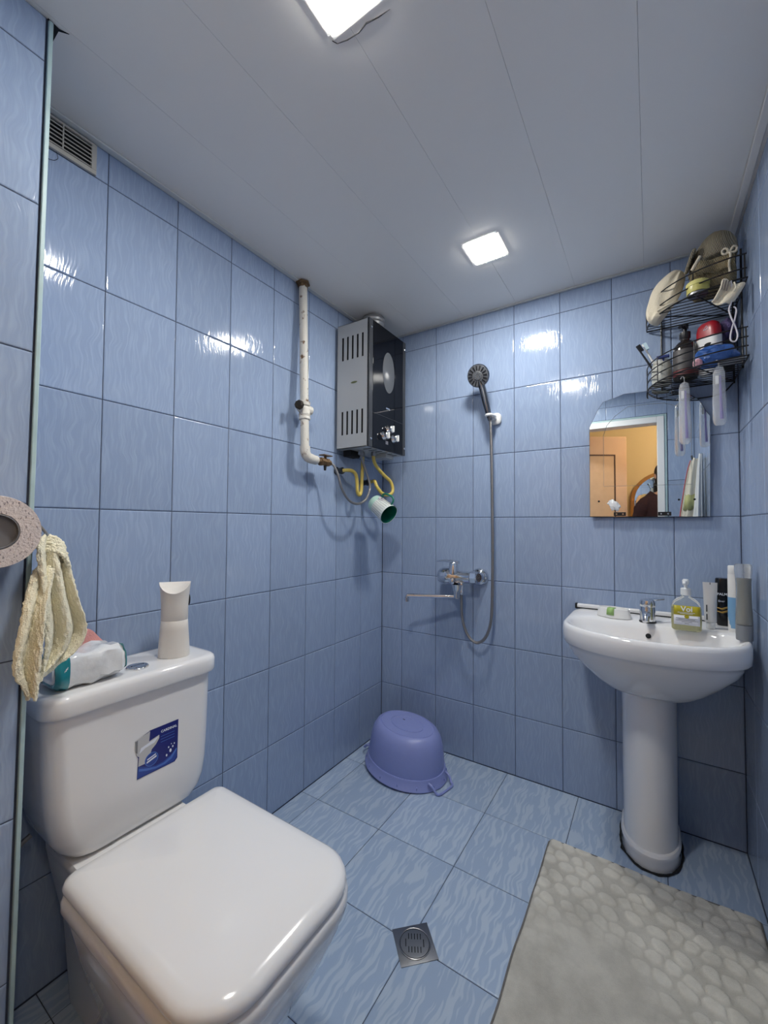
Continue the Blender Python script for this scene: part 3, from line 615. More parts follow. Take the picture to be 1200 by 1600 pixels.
# ================================================================ basin upside down in the corner
t = Thing('plastic_tub', 'violet-blue oval plastic tub turned upside down in the corner', 'tub', (.278, -.226, 0))
TC = T(.281, -.222, .009) @ RZ(-.22) @ RY(.045)
def oval(a, b_, z, n=48): return [(a*math.cos(2*pi*i/n), b_*math.sin(2*pi*i/n), z) for i in range(n)]
t.part('shell', G().loft([oval(.186, .150, .002), oval(.190, .153, .02), oval(.190, .153, .045), oval(.187, .150, .09), oval(.180, .143, .135), oval(.171, .134, .165), oval(.159, .122, .185), oval(.146, .109, .195), oval(.141, .104, .1965), oval(.139, .102, .1935), oval(.136, .099, .1935), oval(.134, .097, .1962), oval(.088, .061, .1966), oval(.0865, .0595, .1945), oval(.0845, .0575, .1945), oval(.083, .056, .1968), oval(.01, .008, .197)], M=TC, cap0=False), M_BASIN, smooth=50)
t.part('rim', G().loft([oval(.189, .152, .046), oval(.194, .157, .046), oval(.197, .160, .040), oval(.200, .163, .014), oval(.207, .170, .009), oval(.208, .171, .004), oval(.203, .166, .003), oval(.186, .150, .006)], M=TC, cap0=False, cap1=False), M_BASIN, smooth=60)
for k in range(14):
    a = 2*pi*(k+.5)/14; x, y = .197*math.cos(a), .159*math.sin(a)
    t.part('rib', G().box(-.0015, .0075, -.0018, .0018, .004, .022, TC @ T(x, y, 0) @ RZ(math.atan2(y/.159**2, x/.197**2))), M_BASIN)
for s in (-1, 1):
    R_ = TC @ (RZ(0) if s > 0 else RZ(pi)) 
    hg = spl([R_ @ Vector(p) for p in ((.188, -.058, .034), (.214, -.056, .022), (.236, -.045, .009), (.243, 0, .0075), (.236, .045, .009), (.214, .056, .022), (.188, .058, .034))], 5)
    hg = [R_ @ Vector(p) for p in ((.186, -.060, .036), (.205, -.058, .030), (.222, -.053, .012), (.234, -.044, .007), (.236, 0, .006), (.234, .044, .007), (.222, .053, .012), (.205, .058, .030), (.186, .060, .036))]
    t.part('handle', G().tube(spl(hg, 3), .0052, 8), M_BASIN)
v, f = text_geo('oo', .012)
t.part('mould_mark', G().add(v, f, TC @ T(-.035, .018, .1972)), M_DARK)

# ================================================================ floor drain
t = Thing('floor_drain', 'square steel floor drain with round slotted grate among the floor tiles', 'floor drain', (.704, -.905, 0))
MG = T(.7045, -.9055, .0004) @ RZ(pi/4)
t.part('plate', G().loft([[(a*x, a*y, z) for x, y in ((1, 1), (-1, 1), (-1, -1), (1, -1))] for a, z in ((.0505, 0), (.0505, .0014), (.049, .002))], M=MG), M_STEEL)
t.part('ring', G().lathe([(.043, .002), (.043, .0035), (.0415, .0042), (.040, .0035), (.040, .002)], 40, MG, cap0=False, cap1=False), M_STEEL)
t.part('gap', G().lathe([(.0402, .0018), (.0402, .0022), (.0385, .0023)], 40, MG), M_DARK)
gr = t.part('grate', G().lathe([(.0384, .0020), (.0384, .0032), (.036, .0036), (.001, .0030)], 40, MG, cap0=False), M_STEEL)
MG2 = MG @ RZ(-.25)
for i in range(7):
    for s in (-1, 1):
        x = -.024+.008*i; y0 = .010 if abs(i-3) < 3 else .0
        if abs(i-3) == 3 and s < 0: continue
        y1 = min(math.sqrt(.031**2-x*x), y0+.015)
        g = G().box(x-.0011, x+.0011, s*y0 if s > 0 else -y1, y1 if s > 0 else -y0, .0030, .0040, MG2) if abs(i-3) < 3 else G().box(x-.0011, x+.0011, -.010, .010, .0030, .0040, MG2)
        t.part('slot', g, M_DARK, gr)

# ================================================================ bath mat
def mat_mat():
    m = mat('grey_foam_mat', srgb(172, 169, 160), .95, bump=.5, bscale=500); nt = m.node_tree; b = nt.nodes['Principled BSDF']
    tc = nt.nodes.new('ShaderNodeTexCoord'); n = nt.nodes.new('ShaderNodeTexNoise'); n.inputs['Scale'].default_value = 7; n.inputs['Detail'].default_value = 9; n.inputs['Roughness'].default_value = .65
    nt.links.new(tc.outputs['Object'], n.inputs['Vector'])
    r = nt.nodes.new('ShaderNodeValToRGB'); r.color_ramp.elements[0].position = .33; r.color_ramp.elements[1].position = .6
    r.color_ramp.elements[0].color = srgb(190, 187, 177); r.color_ramp.elements[1].color = srgb(222, 219, 209)
    nt.links.new(n.outputs['Fac'], r.inputs[0])
    an = nt.nodes.new('ShaderNodeAttribute'); an.attribute_name = 'grime_shade'        # dirt plus groove shade painted into the colour between the raised pebbles
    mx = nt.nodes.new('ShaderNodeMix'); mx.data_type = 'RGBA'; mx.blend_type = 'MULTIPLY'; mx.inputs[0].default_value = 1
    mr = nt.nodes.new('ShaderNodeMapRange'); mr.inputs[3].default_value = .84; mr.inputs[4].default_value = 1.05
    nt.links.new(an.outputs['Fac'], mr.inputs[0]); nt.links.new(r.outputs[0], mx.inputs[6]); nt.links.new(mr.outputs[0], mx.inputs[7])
    nt.links.new(mx.outputs[2], b.inputs['Base Color']); return m
rng = random.Random(3)
mx0, mx1, my0, my1 = .935, 1.503, -1.22, -.312
seeds = []
step = .047
for j in range(int((my1-my0)/step)+2):
    for i in range(int((mx1-mx0)/step)+2):
        seeds.append((mx0+step*(i+(.5 if j % 2 else 0))+rng.uniform(-.013, .013), my0+step*j+rng.uniform(-.013, .013), rng.uniform(-.9, .3)))
cell = {}
for s in seeds: cell.setdefault((int(s[0]/.06), int(s[1]/.06-100)), []).append(s)
def pebble(x, y):
    d = []
    ci, cj = int(x/.06), int(y/.06-100)
    for a in (-1, 0, 1):
        for b_ in (-1, 0, 1):
            for s in cell.get((ci+a, cj+b_), ()):
                dx, dy = x-s[0], y-s[1]; c_, s_ = math.cos(s[2]), math.sin(s[2])
                d.append(math.hypot((dx*c_+dy*s_)*.86, (-dx*s_+dy*c_)*1.14))
    d.sort()
    e = (d[1]-d[0]) if len(d) > 1 else 0
    return min(1, max(0, e-.001)/.008)*min(1, max(0, .0235-d[0])/.004)
NX, NY = 150, 230
rows = []; grime_shade = []
for j in range(NY+1):
    row = []
    for i in range(NX+1):
        u, v = i/NX, j/NY; x, y = mx0+(mx1-mx0)*u, my0+(my1-my0)*v
        wear = 1-.95*min(1, max(0, (.74+.22*noise.noise(Vector((x*5, y*5, 0)))-v)/.22))
        if u > .5: wear = min(1, wear+.7*(u-.5))
        pb_ = pebble(x, y)*wear; grime_shade.append(pb_); h = .006+.0055*pb_+.0012*noise.noise(Vector((x*60, y*60, 1)))*(1.2-wear)+.0012*noise.noise(Vector((x*9, y*9, 4)))
        e = min(u*(mx1-mx0), (1-u)*(mx1-mx0), v*(my1-my0), (1-v)*(my1-my0))
        h *= min(1, (e/.008))**.5
        xx = x+.004*noise.noise(Vector((y*7, 0, 9))); yy = y+.008*noise.noise(Vector((x*5, 3, 2)))*v
        row.append((xx, yy, .0012+h))
    rows.append(row)
g = G().grid(rows); n_ = NX+1
edge = [i for i in range(n_)]+[k*n_+NX for k in range(1, NY+1)]+[NY*n_+i for i in range(NX-1, -1, -1)]+[k*n_ for k in range(NY-1, 0, -1)]
k0 = len(g.v); g.v += [(g.v[i][0], g.v[i][1], .0004) for i in edge]
m_ = len(edge)
g.f += [(edge[(i+1) % m_], edge[i], k0+i, k0+(i+1) % m_) for i in range(m_)]
g.f.append(tuple(k0+i for i in reversed(range(m_))))
t = Thing('bath_mat', 'worn grey pebble-embossed bath mat on the floor before the washbasin', 'bath mat', (1.22, -.77, 0))
mo = t.part('pile', g, mat_mat(), smooth=80)
at_ = mo.data.attributes.new('grime_shade', 'FLOAT', 'POINT'); at_.data.foreach_set('value', grime_shade+[0.0]*(len(g.v)-len(grime_shade)))
t.part('binding', G().tube([(x, y, .003) for x, y in [(g.v[i][0], g.v[i][1]) for i in edge[::6]]], .0028, 6, closed=True), mat('mat_binding', srgb(112, 110, 108), .9, bump=.4, bscale=300))

# ================================================================ washbasin on pedestal
t = Thing('washbasin', 'white ceramic pedestal washbasin under the mirror', 'washbasin', (1.24, -.2, 0))
sx, sy = 1.240, -.27
def ob(a, bf, bb, z, pf=2.1, pb=9): return polar(sx, sy, a, bf, bb, z, pf, pb, 64)
bas = [ob(.085, .02, .20, .565, 2, 3), ob(.112, .038, .213, .576, 2, 3), ob(.155, .078, .238, .604, 2, 4), ob(.200, .122, .253, .646), ob(.232, .154, .262, .680), ob(.245, .169, .266, .706), ob(.251, .175, .267, .719),
       ob(.258, .184, .268, .7215), ob(.2615, .189, .268, .727), ob(.2625, .192, .268, .747), ob(.2625, .192, .268, .772), ob(.260, .188, .268, .783), ob(.255, .182, .268, .7875), ob(.251, .177, .264, .788),
       ob(.243, .168, .094, .785, 2.2, 4), ob(.238, .162, .088, .779, 2.2, 4), ob(.230, .154, .083, .765, 2.2, 4), ob(.206, .132, .074, .735, 2.2, 3.5), ob(.175, .110, .06, .690, 2.1, 3), ob(.12, .075, .05, .662, 2, 2.5), ob(.03, .03, .03, .652, 2, 2)]
t.part('basin', G().loft(bas), M_CER, smooth=50)
px_, py_ = 1.238, -.135
def pr_(a, bf, bb, z): return polar(px_, py_, a, bf, bb, z, 2.1, 8, 40)
t.part('pedestal', G().loft([pr_(.087, .142, .10, .0008), pr_(.088, .143, .10, .012), pr_(.0885, .1435, .10, .034), pr_(.0905, .146, .10, .041), pr_(.0905, .146, .10, .049), pr_(.087, .141, .10, .055), pr_(.0825, .132, .10, .057), pr_(.082, .129, .10, .12), pr_(.083, .127, .10, .3), pr_(.084, .125, .10, .5), pr_(.086, .126, .10, .60)]), M_CER, smooth=35)
t.part('mortar_edge', G().tube([(p[0]+.004*noise.noise(Vector((p[0]*60, p[1]*60, 0))), p[1]+.004*noise.noise(Vector((p[0]*60, p[1]*60, 5))), .0035) for p in pr_(.093, .150, .10, 0)], [.0028+.005*abs(noise.noise(Vector((p[0]*40, p[1]*40, 2)))) for p in pr_(.093, .150, .10, 0)]+[.005]*0, 6, closed=True), mat('black_mortar', (.02, .02, .022), .95, bump=1, bscale=200))
t.part('wall_fillet', G().box(sx-.252, sx+.262, -.020, -.0015, .786, .806), M_CER, bevel=.005)
t.part('joint_line', G().box(sx-.258, sx+.262, -.0225, -.019, .7865, .7915).box(sx-.259, sx-.252, -.02, -.001, .787, .806), M_DARK)
t.part('overflow_hole', G().lathe([(.0085, 0), (.0085, .003), (.0075, .0035)], 20, T(1.240, sy+.0735, .748) @ RX(pi/2-.22)), M_DARK)
t.part('waste_ring', G().lathe([(.026, .6535), (.026, .656), (.018, .657), (.016, .653)], 24, T(1.24, sy+.0, 0)), M_CHROME)
# pillar tap
fy = -.142
t = Thing('basin_tap', 'small chrome pillar tap on the washbasin', 'tap', (1.238, fy, .785))
t.part('base_ring', G().lathe([(.0265, .7845), (.0265, .790), (.0245, .792)], 28, T(1.238, fy, 0)), M_BLACK)
t.part('body', G().lathe([(.0245, .791), (.0245, .835), (.0235, .838), (.0235, .842)], 28, T(1.238, fy, 0)), M_CHROME)
t.part('cap', G().lathe([(.0235, .842), (.0245, .844), (.0245, .856), (.022, .864), (.012, .868)], 28, T(1.238, fy, 0)), M_CHROME)
t.part('spout', G().tube(spl([(1.238, fy-.015, .815), (1.236, fy-.045, .820), (1.234, fy-.075, .815), (1.233, fy-.088, .802)], 4), [.012]*9+[.010]*4, 12), M_CHROME)
t.part('lever', G().tube(spl([(1.245, fy, .864), (1.265, fy+.012, .868), (1.288, fy+.024, .870)], 4), [.006]*3+[.005]*3+[.0045]*3, 8), M_CHROME)
# soap dish
t = Thing('soap_dish', 'off-white oval soap dish with a green patch on the washbasin ledge', 'soap dish', (1.13, -.118, .786))
SD = T(1.130, -.122, .7865) @ RZ(-.28)
t.part('dish', G().loft([oval(.058, .035, 0), oval(.060, .037, .003), oval(.053, .032, .031), oval(.052, .031, .0345), oval(.050, .029, .035), oval(.047, .026, .022), oval(.02, .01, .02)], M=SD), M_WPLAST, smooth=35)
t.part('soap_patch', G().grid([[(SD @ Vector(p)) for p in r] for r in ([(-.012, -.0365, .012), (-.012, -.0345, .028), (-.011, -.030, .0365), (-.011, -.012, .0365)], [(.0125, -.0365, .012), (.0125, -.0345, .028), (.012, -.030, .0365), (.012, -.012, .0365)])]), mat('green_soap', srgb(150, 185, 110), .5), solid=.003)
# toiletries
M_CLEAR = mat('clear_plastic', (.92, .95, .95), .06, trans=.92, ior=1.25)
M_LIQ = mat('pale_yellow_soap', srgb(226, 220, 150), .2, trans=.35)
M_OLIVE = mat('olive_label', srgb(176, 164, 24), .4); M_LABEL = mat('white_label', srgb(214, 216, 226), .45); M_PUMP = mat('milky_pump_plastic', (.74, .76, .77), .3)
bx_, by_, bz_ = 1.347, -.205, .7865
t = Thing('soap_pump_bottle', 'clear pump bottle of yellow liquid soap with olive and white label', 'soap bottle', (bx_, by_, bz_))
def bell(w_, d_, z, r=.016): return rr(bx_-w_, bx_+w_, by_-d_, by_+d_, min(r, d_*.95), z, 6)
t.part('bottle', G().loft([bell(.037, .020, bz_), bell(.0405, .0225, bz_+.004), bell(.0415, .023, bz_+.03), bell(.0405, .0225, bz_+.075), bell(.036, .021, bz_+.092), bell(.026, .018, bz_+.103), bell(.0125, .0125, bz_+.111, .012), bell(.0115, .0115, bz_+.119, .011)]), M_CLEAR, smooth=50)
t.part('liquid', G().loft([bell(.035, .018, bz_+.002), bell(.0385, .0205, bz_+.005), bell(.0392, .021, bz_+.03), bell(.0385, .0205, bz_+.074)]), M_LIQ, smooth=50)
def lab(z0, z1, m, n, d=0): return t.part(n, G().grid([[(bx_-.035+.07*i/8, by_-.0240-d-.0004*(1-(i-4)**2/16), z) for i in range(9)] for z in (z0, z1)]), m, solid=.0005)
L1 = lab(bz_+.020, bz_+.052, M_LABEL, 'label'); L2 = lab(bz_+.052, bz_+.083, M_OLIVE, 'brand_label', .0002)
v, f = text_geo('Voi', .023)
MT = T(bx_, by_-.0252, bz_+.072) @ RX(pi/2)
t.part('lettering', G().add(v, f, MT), M_STW, L2, smooth=0)
for k, (a, z) in enumerate(((.024, .060), (.018, .0565))): t.part('print_line', G().box(bx_-a, bx_+a*.9, by_-.0252, by_-.0250, bz_+z, bz_+z+.0013), M_STW, L2)
for k, (a, z) in enumerate(((.029, .041), (.022, .0375), (.030, .034), (.014, .0295), (.006, .0245))): t.part('print_line', G().box(bx_-a, bx_+a, by_-.0249, by_-.0247, bz_+z, bz_+z+.0014), M_INK, L1)
t.part('print_lemon', G().lathe([(.0055, 0), (.0055, .0003)], 12, T(bx_, by_-.0247, bz_+.0475) @ RX(pi/2), sx=1.2), M_OLIVE, L1)
t.part('collar', G().lathe([(.0125, bz_+.115), (.0145, bz_+.116), (.0145, bz_+.137), (.011, bz_+.139)], 20, T(bx_, by_, 0)), M_PUMP)
t.part('pump_head', G().lathe([(.005, bz_+.137), (.005, bz_+.150), (.009, bz_+.152), (.010, bz_+.163), (.007, bz_+.168)], 16, T(bx_, by_, 0)).tube(spl([(bx_, by_, bz_+.160), (bx_-.004, by_-.02, bz_+.160), (bx_-.006, by_-.034, bz_+.154)], 4), .0045, 8), M_PUMP)
# silver tube standing on its cap
cx_, cy_ = 1.417, -.140
M_TUBE = mat('silver_white_tube', (.66, .67, .69), .28, metal=.25); M_TCLEAR = mat('frosted_tube', (.72, .74, .76), .35)
t = Thing('cream_tube', 'flat silvery tube standing on its clear cap between soap and black bottle', 'tube', (cx_, cy_, .787))
t.part('cap', G().lathe([(.012, .787), (.0125, .79), (.0125, .806), (.0115, .808)], 18, T(cx_, cy_, 0)), M_TCLEAR)
def tb(w_, d_, z): return [(cx_+w_*math.cos(2*pi*i/24), cy_+d_*math.sin(2*pi*i/24), z) for i in range(24)]
tbd = t.part('body', G().loft([tb(.0115, .0105, .808), tb(.0165, .0145, .812), tb(.0175, .012, .85), tb(.0185, .007, .90), tb(.0195, .0018, .929), tb(.0200, .0012, .942)]), M_TUBE)
t.part('print_bar', G().box(cx_-.0125, cx_-.0095, cy_-.0165, cy_-.0160, .818, .838).box(cx_-.0125, cx_-.0095, cy_-.0150, cy_-.0145, .845, .868), M_DARK, tbd)
t.part('print_notch', G().box(cx_-.001, cx_+.001, cy_-.0026, cy_-.002, .935, .942), M_DARK, tbd)
# black bottle
kx, ky = 1.4655, -.056
M_KBOT = mat('black_bottle_plastic', (.006, .006, .008), .2)
t = Thing('black_bottle', 'black shower gel bottle against the wall behind the white tube', 'shower gel', (kx, ky, .787))
def kb_(w_, d_, z): return rr(kx-w_, kx+w_, ky-d_, ky+d_, d_*.9, z, 5)
kbd = t.part('body', G().loft([kb_(.022, .015, .787), kb_(.025, .017, .795), kb_(.031, .020, .84), kb_(.033, .020, .88), kb_(.032, .019, .91), kb_(.027, .017, .932), kb_(.026, .016, .948), kb_(.024, .015, .951)]), M_KBOT)
v, f = text_geo('PALM', .0115, align='LEFT')
t.part('lettering', G().add(v, f, T(kx-.024, ky-.0212, .897) @ RX(pi/2)), M_STW, kbd, smooth=0)
v, f = text_geo('Ener', .0095, align='LEFT')
t.part('lettering', G().add(v, f, T(kx-.021, ky-.0212, .873) @ RX(pi/2)), M_STW, kbd, smooth=0)
M_GOLD = mat('gold_print', srgb(200, 160, 80), .4)
for dz in (0, -.012):
    t.part('print_wave', G().add([(kx-.028, ky-.0208, .852+dz), (kx-.012, ky-.0213, .849+dz), (kx+.004, ky-.0213, .856+dz), (kx+.004, ky-.0213, .849+dz), (kx-.010, ky-.0213, .843+dz), (kx-.027, ky-.0206, .850+dz)], [(0, 1, 4, 5), (1, 2, 3, 4)]), M_GOLD, kbd, solid=.0003)
# white tube
wx, wy = 1.481, -.150
t = Thing('white_tube', 'tall white and blue squeeze tube standing behind the clear bottle', 'tube', (wx, wy, .787))
def wb(w_, d_, z): return [(wx+w_*math.cos(2*pi*i/24), wy+d_*math.sin(2*pi*i/24), z) for i in range(24)]
wbd = t.part('body', G().loft([wb(.019, .0155, .787), wb(.020, .016, .79), wb(.0195, .015, .90), wb(.019, .013, .975)]), M_WPLAST)
t.part('cap', G().loft([wb(.0175, .0125, .974), wb(.0185, .0135, .976), wb(.0185, .0135, 1.0), wb(.0165, .012, 1.003)]), M_WPLAST)
t.part('print_band', G().loft([wb(.0198, .0160, .80), wb(.0198, .0157, .86), wb(.0196, .0152, .90)], cap0=False, cap1=False), mat('light_blue_print', srgb(120, 165, 205), .4), wbd)
# clear shampoo bottle with grey cap, cap down
qx, qy = 1.486, -.262
M_GEL = mat('grey_clear_bottle', (.86, .87, .86), .06, trans=.85, ior=1.3, bump=.12, bscale=120); M_GELC = mat('gel_reflection', (.25, .25, .22), .25); M_GCAP = mat('grey_cap', srgb(128, 132, 138), .4)
t = Thing('shampoo_bottle', 'waisted grey translucent shampoo bottle standing on its grey cap by the right wall', 'shampoo', (qx, qy, .787))
t.part('cap', G().lathe([(.0195, .7875), (.0205, .790), (.0208, .830), (.0205, .833)], 28, T(qx, qy, 0)), M_GCAP)
t.part('body', G().lathe([(.0205, .833), (.0212, .836), (.0205, .86), (.0190, .90), (.0182, .935), (.0185, .960), (.0205, .985), (.0218, 1.000), (.0212, 1.015), (.0165, 1.018)], 28, T(qx, qy, 0)), M_GEL)
t.part('gel', G().lathe([(.017, .836), (.0165, .86), (.0145, .90), (.0135, .935), (.0138, .96), (.015, .975)], 20, T(qx+.002, qy, 0)), M_GELC)  # gel core coloured dark to put a reflection into the clear body

# ================================================================ wall mirror
M_MIRROR = mat('mirror_glass', (.90, .92, .91), .01, metal=1)
pts = [(1.040, 1.168), (1.434, 1.166), (1.438, 1.534), (1.426, 1.556), (1.406, 1.600), (1.372, 1.630), (1.30, 1.654), (1.243, 1.659), (1.167, 1.661), (1.133, 1.650), (1.092, 1.640), (1.070, 1.606), (1.056, 1.574), (1.041, 1.541)]
t = Thing('wall_mirror', 'frameless mirror with cut arched top above the washbasin', 'mirror', (1.237, -.01, 1.167))
MXZ = Matrix(((1, 0, 0, 0), (0, 0, -1, 0), (0, 1, 0, 0), (0, 0, 0, 1)))        # polygon (x, z) extruded toward -y
t.part('backing', G().prism(pts, .004, T(0, -.015, 0) @ MXZ), M_BLACK, smooth=0)
cx0, cz0 = 1.238, 1.40
t.part('glass', G().prism([(cx0+(x-cx0)*.994, cz0+(z-cz0)*.994) for x, z in pts], .002, T(0, -.0192, 0) @ MXZ), M_MIRROR, smooth=0)
inn = [(1.092, 1.292), (1.381, 1.287), (1.382, 1.52), (1.36, 1.575), (1.30, 1.603), (1.243, 1.607), (1.178, 1.606), (1.135, 1.575), (1.105, 1.54), (1.093, 1.50)]
t.part('etched_line', G().tube([(x, -.0213, z) for x, z in inn], .0008, 5, closed=True), mat('etched_line', (.18, .2, .2), .5))
for x in (1.148, 1.296):
    b_ = t.part('clip', G().box(x-.021, x+.021, -.026, -.0215, 1.171, 1.186), M_BLACK, bevel=.001)
    for d in (-.011, .011): t.part('screw', G().lathe([(.0028, 0), (.0028, .0012)], 10, T(x+d, -.026, 1.1785) @ RX(pi/2)), M_CHROME, b_)
    t.part('spacer', G().box(x-.012, x+.012, -.015, -.0005, 1.175, 1.20), M_BLACK)
for x, z in ((1.074, 1.231), (1.112, 1.229), (1.341, 1.231), (1.388, 1.231)):
    t.part('drill_hole', G().lathe([(.0038, 0), (.0038, .0008)], 12, T(x, -.0212, z) @ RX(pi/2)), M_DARK)
t.part('hanger', G().box(1.16, 1.31, -.015, -.0005, 1.52, 1.54), M_BLACK)
g = G(); rings = []
for a in range(11):
    th = pi*(a+.2)/10.4; ring = []
    for i in range(22):
        d = Vector((math.sin(th)*math.cos(2*pi*i/22), math.sin(th)*math.sin(2*pi*i/22), -math.cos(th)))
        q_ = 1+.55*noise.noise(d*2.3+Vector((4, 1, 0)))
        ring.append((1.128+.019*d.x*q_-.010*d.z, min(-.0215, -.0265+.006*d.y*q_), 1.214+.021*d.z*q_))
    rings.append(ring)
single('crumpled_wrapper', G().loft(rings), M_WRAP, 'crumpled clear white wrapper stuck on the lower left of the mirror', 'wrapper', (1.128, -.025, 1.214), smooth=25)

# ================================================================ corner wire rack
M_WIRE = mat('black_wire', (.010, .010, .011), .32, metal=.3)
RCX, RCY, RR = 1.508, -.008, .262
t = Thing('corner_rack', 'black wire corner rack with two tiers above the mirror', 'wire rack', (1.45, -.07, 1.66))
def arc(r, z, a0=0, a1=pi/2, n=18, dz=0): return [(RCX-r*math.cos(a0+(a1-a0)*k/n), RCY-r*math.sin(a0+(a1-a0)*k/n), z+dz*k/n) for k in range(n+1)]
for x, y in ((1.294, -.006), (1.508, -.175), (1.508, -.008)):
    t.part('post', G().tube([(x, y, 1.60 if x < 1.5 else 1.645), (x, y, 2.04)], .003, 8), M_WIRE)
for z, rails in ((1.655, (.030, .058, .088)), (1.897, (.03, .075))):
    t.part('tier_outline', G().tube(arc(RR, z)+[(RCX, RCY-RR*.5, z), (RCX, RCY, z), (RCX-RR*.5, RCY, z)], .0026, 7, closed=True), M_WIRE)
    for dz in rails: t.part('rail', G().tube(arc(RR, z+dz), .0022, 7), M_WIRE)
    for k in range(1, 11):
        y = RCY-RR*k/11; x0 = RCX-math.sqrt(max(0, RR*RR-(RCY-y)**2))
        t.part('shelf_wire', G().tube([(x0, y, z), (RCX, y, z)], .0015, 6), M_WIRE)
    for a in (pi*.16, pi*.34):
        t.part('brace', G().tube([(RCX, RCY, z-.003), (RCX-RR*math.cos(a), RCY-RR*math.sin(a), z-.003)], .002, 6), M_WIRE)
    for a in (.02, .5, 1.05, 1.55):
        t.part('upright', G().tube([(RCX-RR*math.cos(a), RCY-RR*math.sin(a), z), (RCX-RR*math.cos(a), RCY-RR*math.sin(a), z+rails[-1])], .002, 6), M_WIRE)
t.part('hook_rail', G().tube(spl([(1.246, -.03, 1.652), (1.247, -.02, 1.63), (1.262, -.012, 1.616), (1.285, -.012, 1.612), (1.296, -.012, 1.608), (1.298, -.014, 1.592), (1.304, -.016, 1.586), (1.311, -.014, 1.592), (1.313, -.012, 1.608), (1.33, -.012, 1.610), (1.40, -.012, 1.606), (1.47, -.012, 1.612), (1.504, -.012, 1.645)], 4), .0026, 7), M_WIRE)
# hanging toothbrush cases
M_CASE = mat('frosted_clear_case', (.82, .84, .86), .25, trans=.5, ior=1.2, alpha=.5)
M_VIOLET = mat('violet_plastic', srgb(110, 95, 170), .4)
def brush_case(x, y, zt, ln, label, rx=.016, ry=.011):
    t = Thing('toothbrush_case', label, 'toothbrush case', (x, y, zt), 'toothbrush cases hanging under the rack')
    n = 16
    t.part('shell', G().loft([[(x+rx*s*math.cos(2*pi*i/n), y+ry*s*math.sin(2*pi*i/n), z) for i in range(n)] for z, s in ((zt, .35), (zt-.006, .75), (zt-.022, .95), (zt-ln*.5, 1), (zt-ln*.52, 1.06), (zt-ln+.02, 1.06), (zt-ln+.006, .92), (zt-ln, .6))]), M_CASE)
    t.part('hook', G().tube(spl([(x, y, zt-.002), (x, y, zt+.014), (x-.005, y+.002, zt+.022), (x-.010, y+.003, zt+.014)], 4), .0016, 6), M_CASE)
    t.part('brush', G().tube([(x+.003, y, zt-.03), (x+.004, y, zt-ln*.5), (x+.006, y, zt-ln+.02)], [.003, .0035, .005], 8), M_VIOLET)
    t.part('bristles', G().box(x-.009, x-.001, y-.004, y+.004, zt-.055, zt-.03), M_WPLAST)
brush_case(1.354, -.165, 1.630, .215, 'frosted toothbrush case hanging in front of the mirror', .0165)
brush_case(1.440, -.235, 1.645, .190, 'clear toothbrush case with violet brush hanging right of the mirror', .0165)

# rack contents, lower tier (floor of tier at z = 1.657)
ZT = 1.6575
M_JAR = mat('cloudy_glass_jar', (.62, .62, .56), .15, trans=.35)
t = Thing('toothbrush_jar', 'cloudy glass jar holding toothbrushes at the left end of the rack', 'jar', (1.292, -.07, ZT))
t.part('glass', G().lathe([(.026, ZT), (.031, ZT+.004), (.033, ZT+.03), (.033, ZT+.07), (.027, ZT+.085), (.028, ZT+.092), (.025, ZT+.092), (.029, ZT+.07), (.028, ZT+.006)], 24, T(1.292, -.068, 0), cap1=False), M_JAR)
def tbrush(name, p0, p1, m, mb, label, hd):
    t = Thing(name, label, 'toothbrush', p0, 'brushes standing in the jar')
    a, b_ = Vector(p0), Vector(p1)
    t.part('stem', G().tube([a, a.lerp(b_, .5), a.lerp(b_, .8), b_], [.0045, .0038, .003, .0042], 8), m)
    d = (b_-a).normalized(); side = Vector(hd).normalized()
    t.part('bristles', G().box(-.005, .005, 0, .011, -.028, 0, T(*b_) @ Matrix((side.cross(d), side, d)).transposed().to_4x4().inverted().transposed() if False else frame_to(b_, d)), mb)
tbrush('toothbrush', (1.287, -.075, ZT+.02), (1.214, -.082, 1.820), M_BLACK, M_BLACK, 'black toothbrush leaning out of the jar', (-1, 0, 0))
tbrush('toothbrush', (1.297, -.066, ZT+.02), (1.233, -.070, 1.828), M_WPLAST, mat('pale_blue_bristles', srgb(190, 215, 225), .6), 'white toothbrush with pale bristles leaning out of the jar', (-1, 0, 0))
t = Thing('blue_razor', 'blue handled razor lying across the jar mouth', 'razor', (1.30, -.085, ZT+.095))
M_NAVY = mat('navy_plastic', srgb(40, 52, 110), .4)
t.part('head', G().box(1.276, 1.316, -.102, -.09, ZT+.094, ZT+.104), M_NAVY, bevel=.002)
t.part('handle', G().tube([(1.297, -.094, ZT+.095), (1.299, -.072, ZT+.02)], [.004, .005], 8), M_NAVY)
M_BROWN = mat('dark_brown_bottle', (.018, .014, .013), .12); M_BLAB = mat('charcoal_label', (.06, .055, .055), .5)
t = Thing('pump_bottle', 'dark brown pump bottle on the lower tier of the rack', 'pump bottle', (1.36, -.10, ZT))
qx2, qy2 = 1.362, -.105
bd = t.part('bottle', G().lathe([(.034, ZT), (.037, ZT+.004), (.037, ZT+.105), (.034, ZT+.118), (.022, ZT+.133), (.014, ZT+.138), (.014, ZT+.148)], 28, T(qx2, qy2, 0)), M_BROWN)
t.part('label', G().lathe([(.0374, ZT+.03), (.0374, ZT+.10)], 28, T(qx2, qy2, 0), cap0=False, cap1=False), M_BLAB, bd)
t.part('foot_label', G().lathe([(.0374, ZT+.008), (.0374, ZT+.028)], 28, T(qx2, qy2, 0), cap0=False, cap1=False), mat('dark_red_label', srgb(90, 24, 28), .5), bd)
t.part('collar', G().lathe([(.016, ZT+.146), (.017, ZT+.148), (.017, ZT+.168), (.006, ZT+.170), (.006, ZT+.188)], 18, T(qx2, qy2, 0)), M_BLACK)
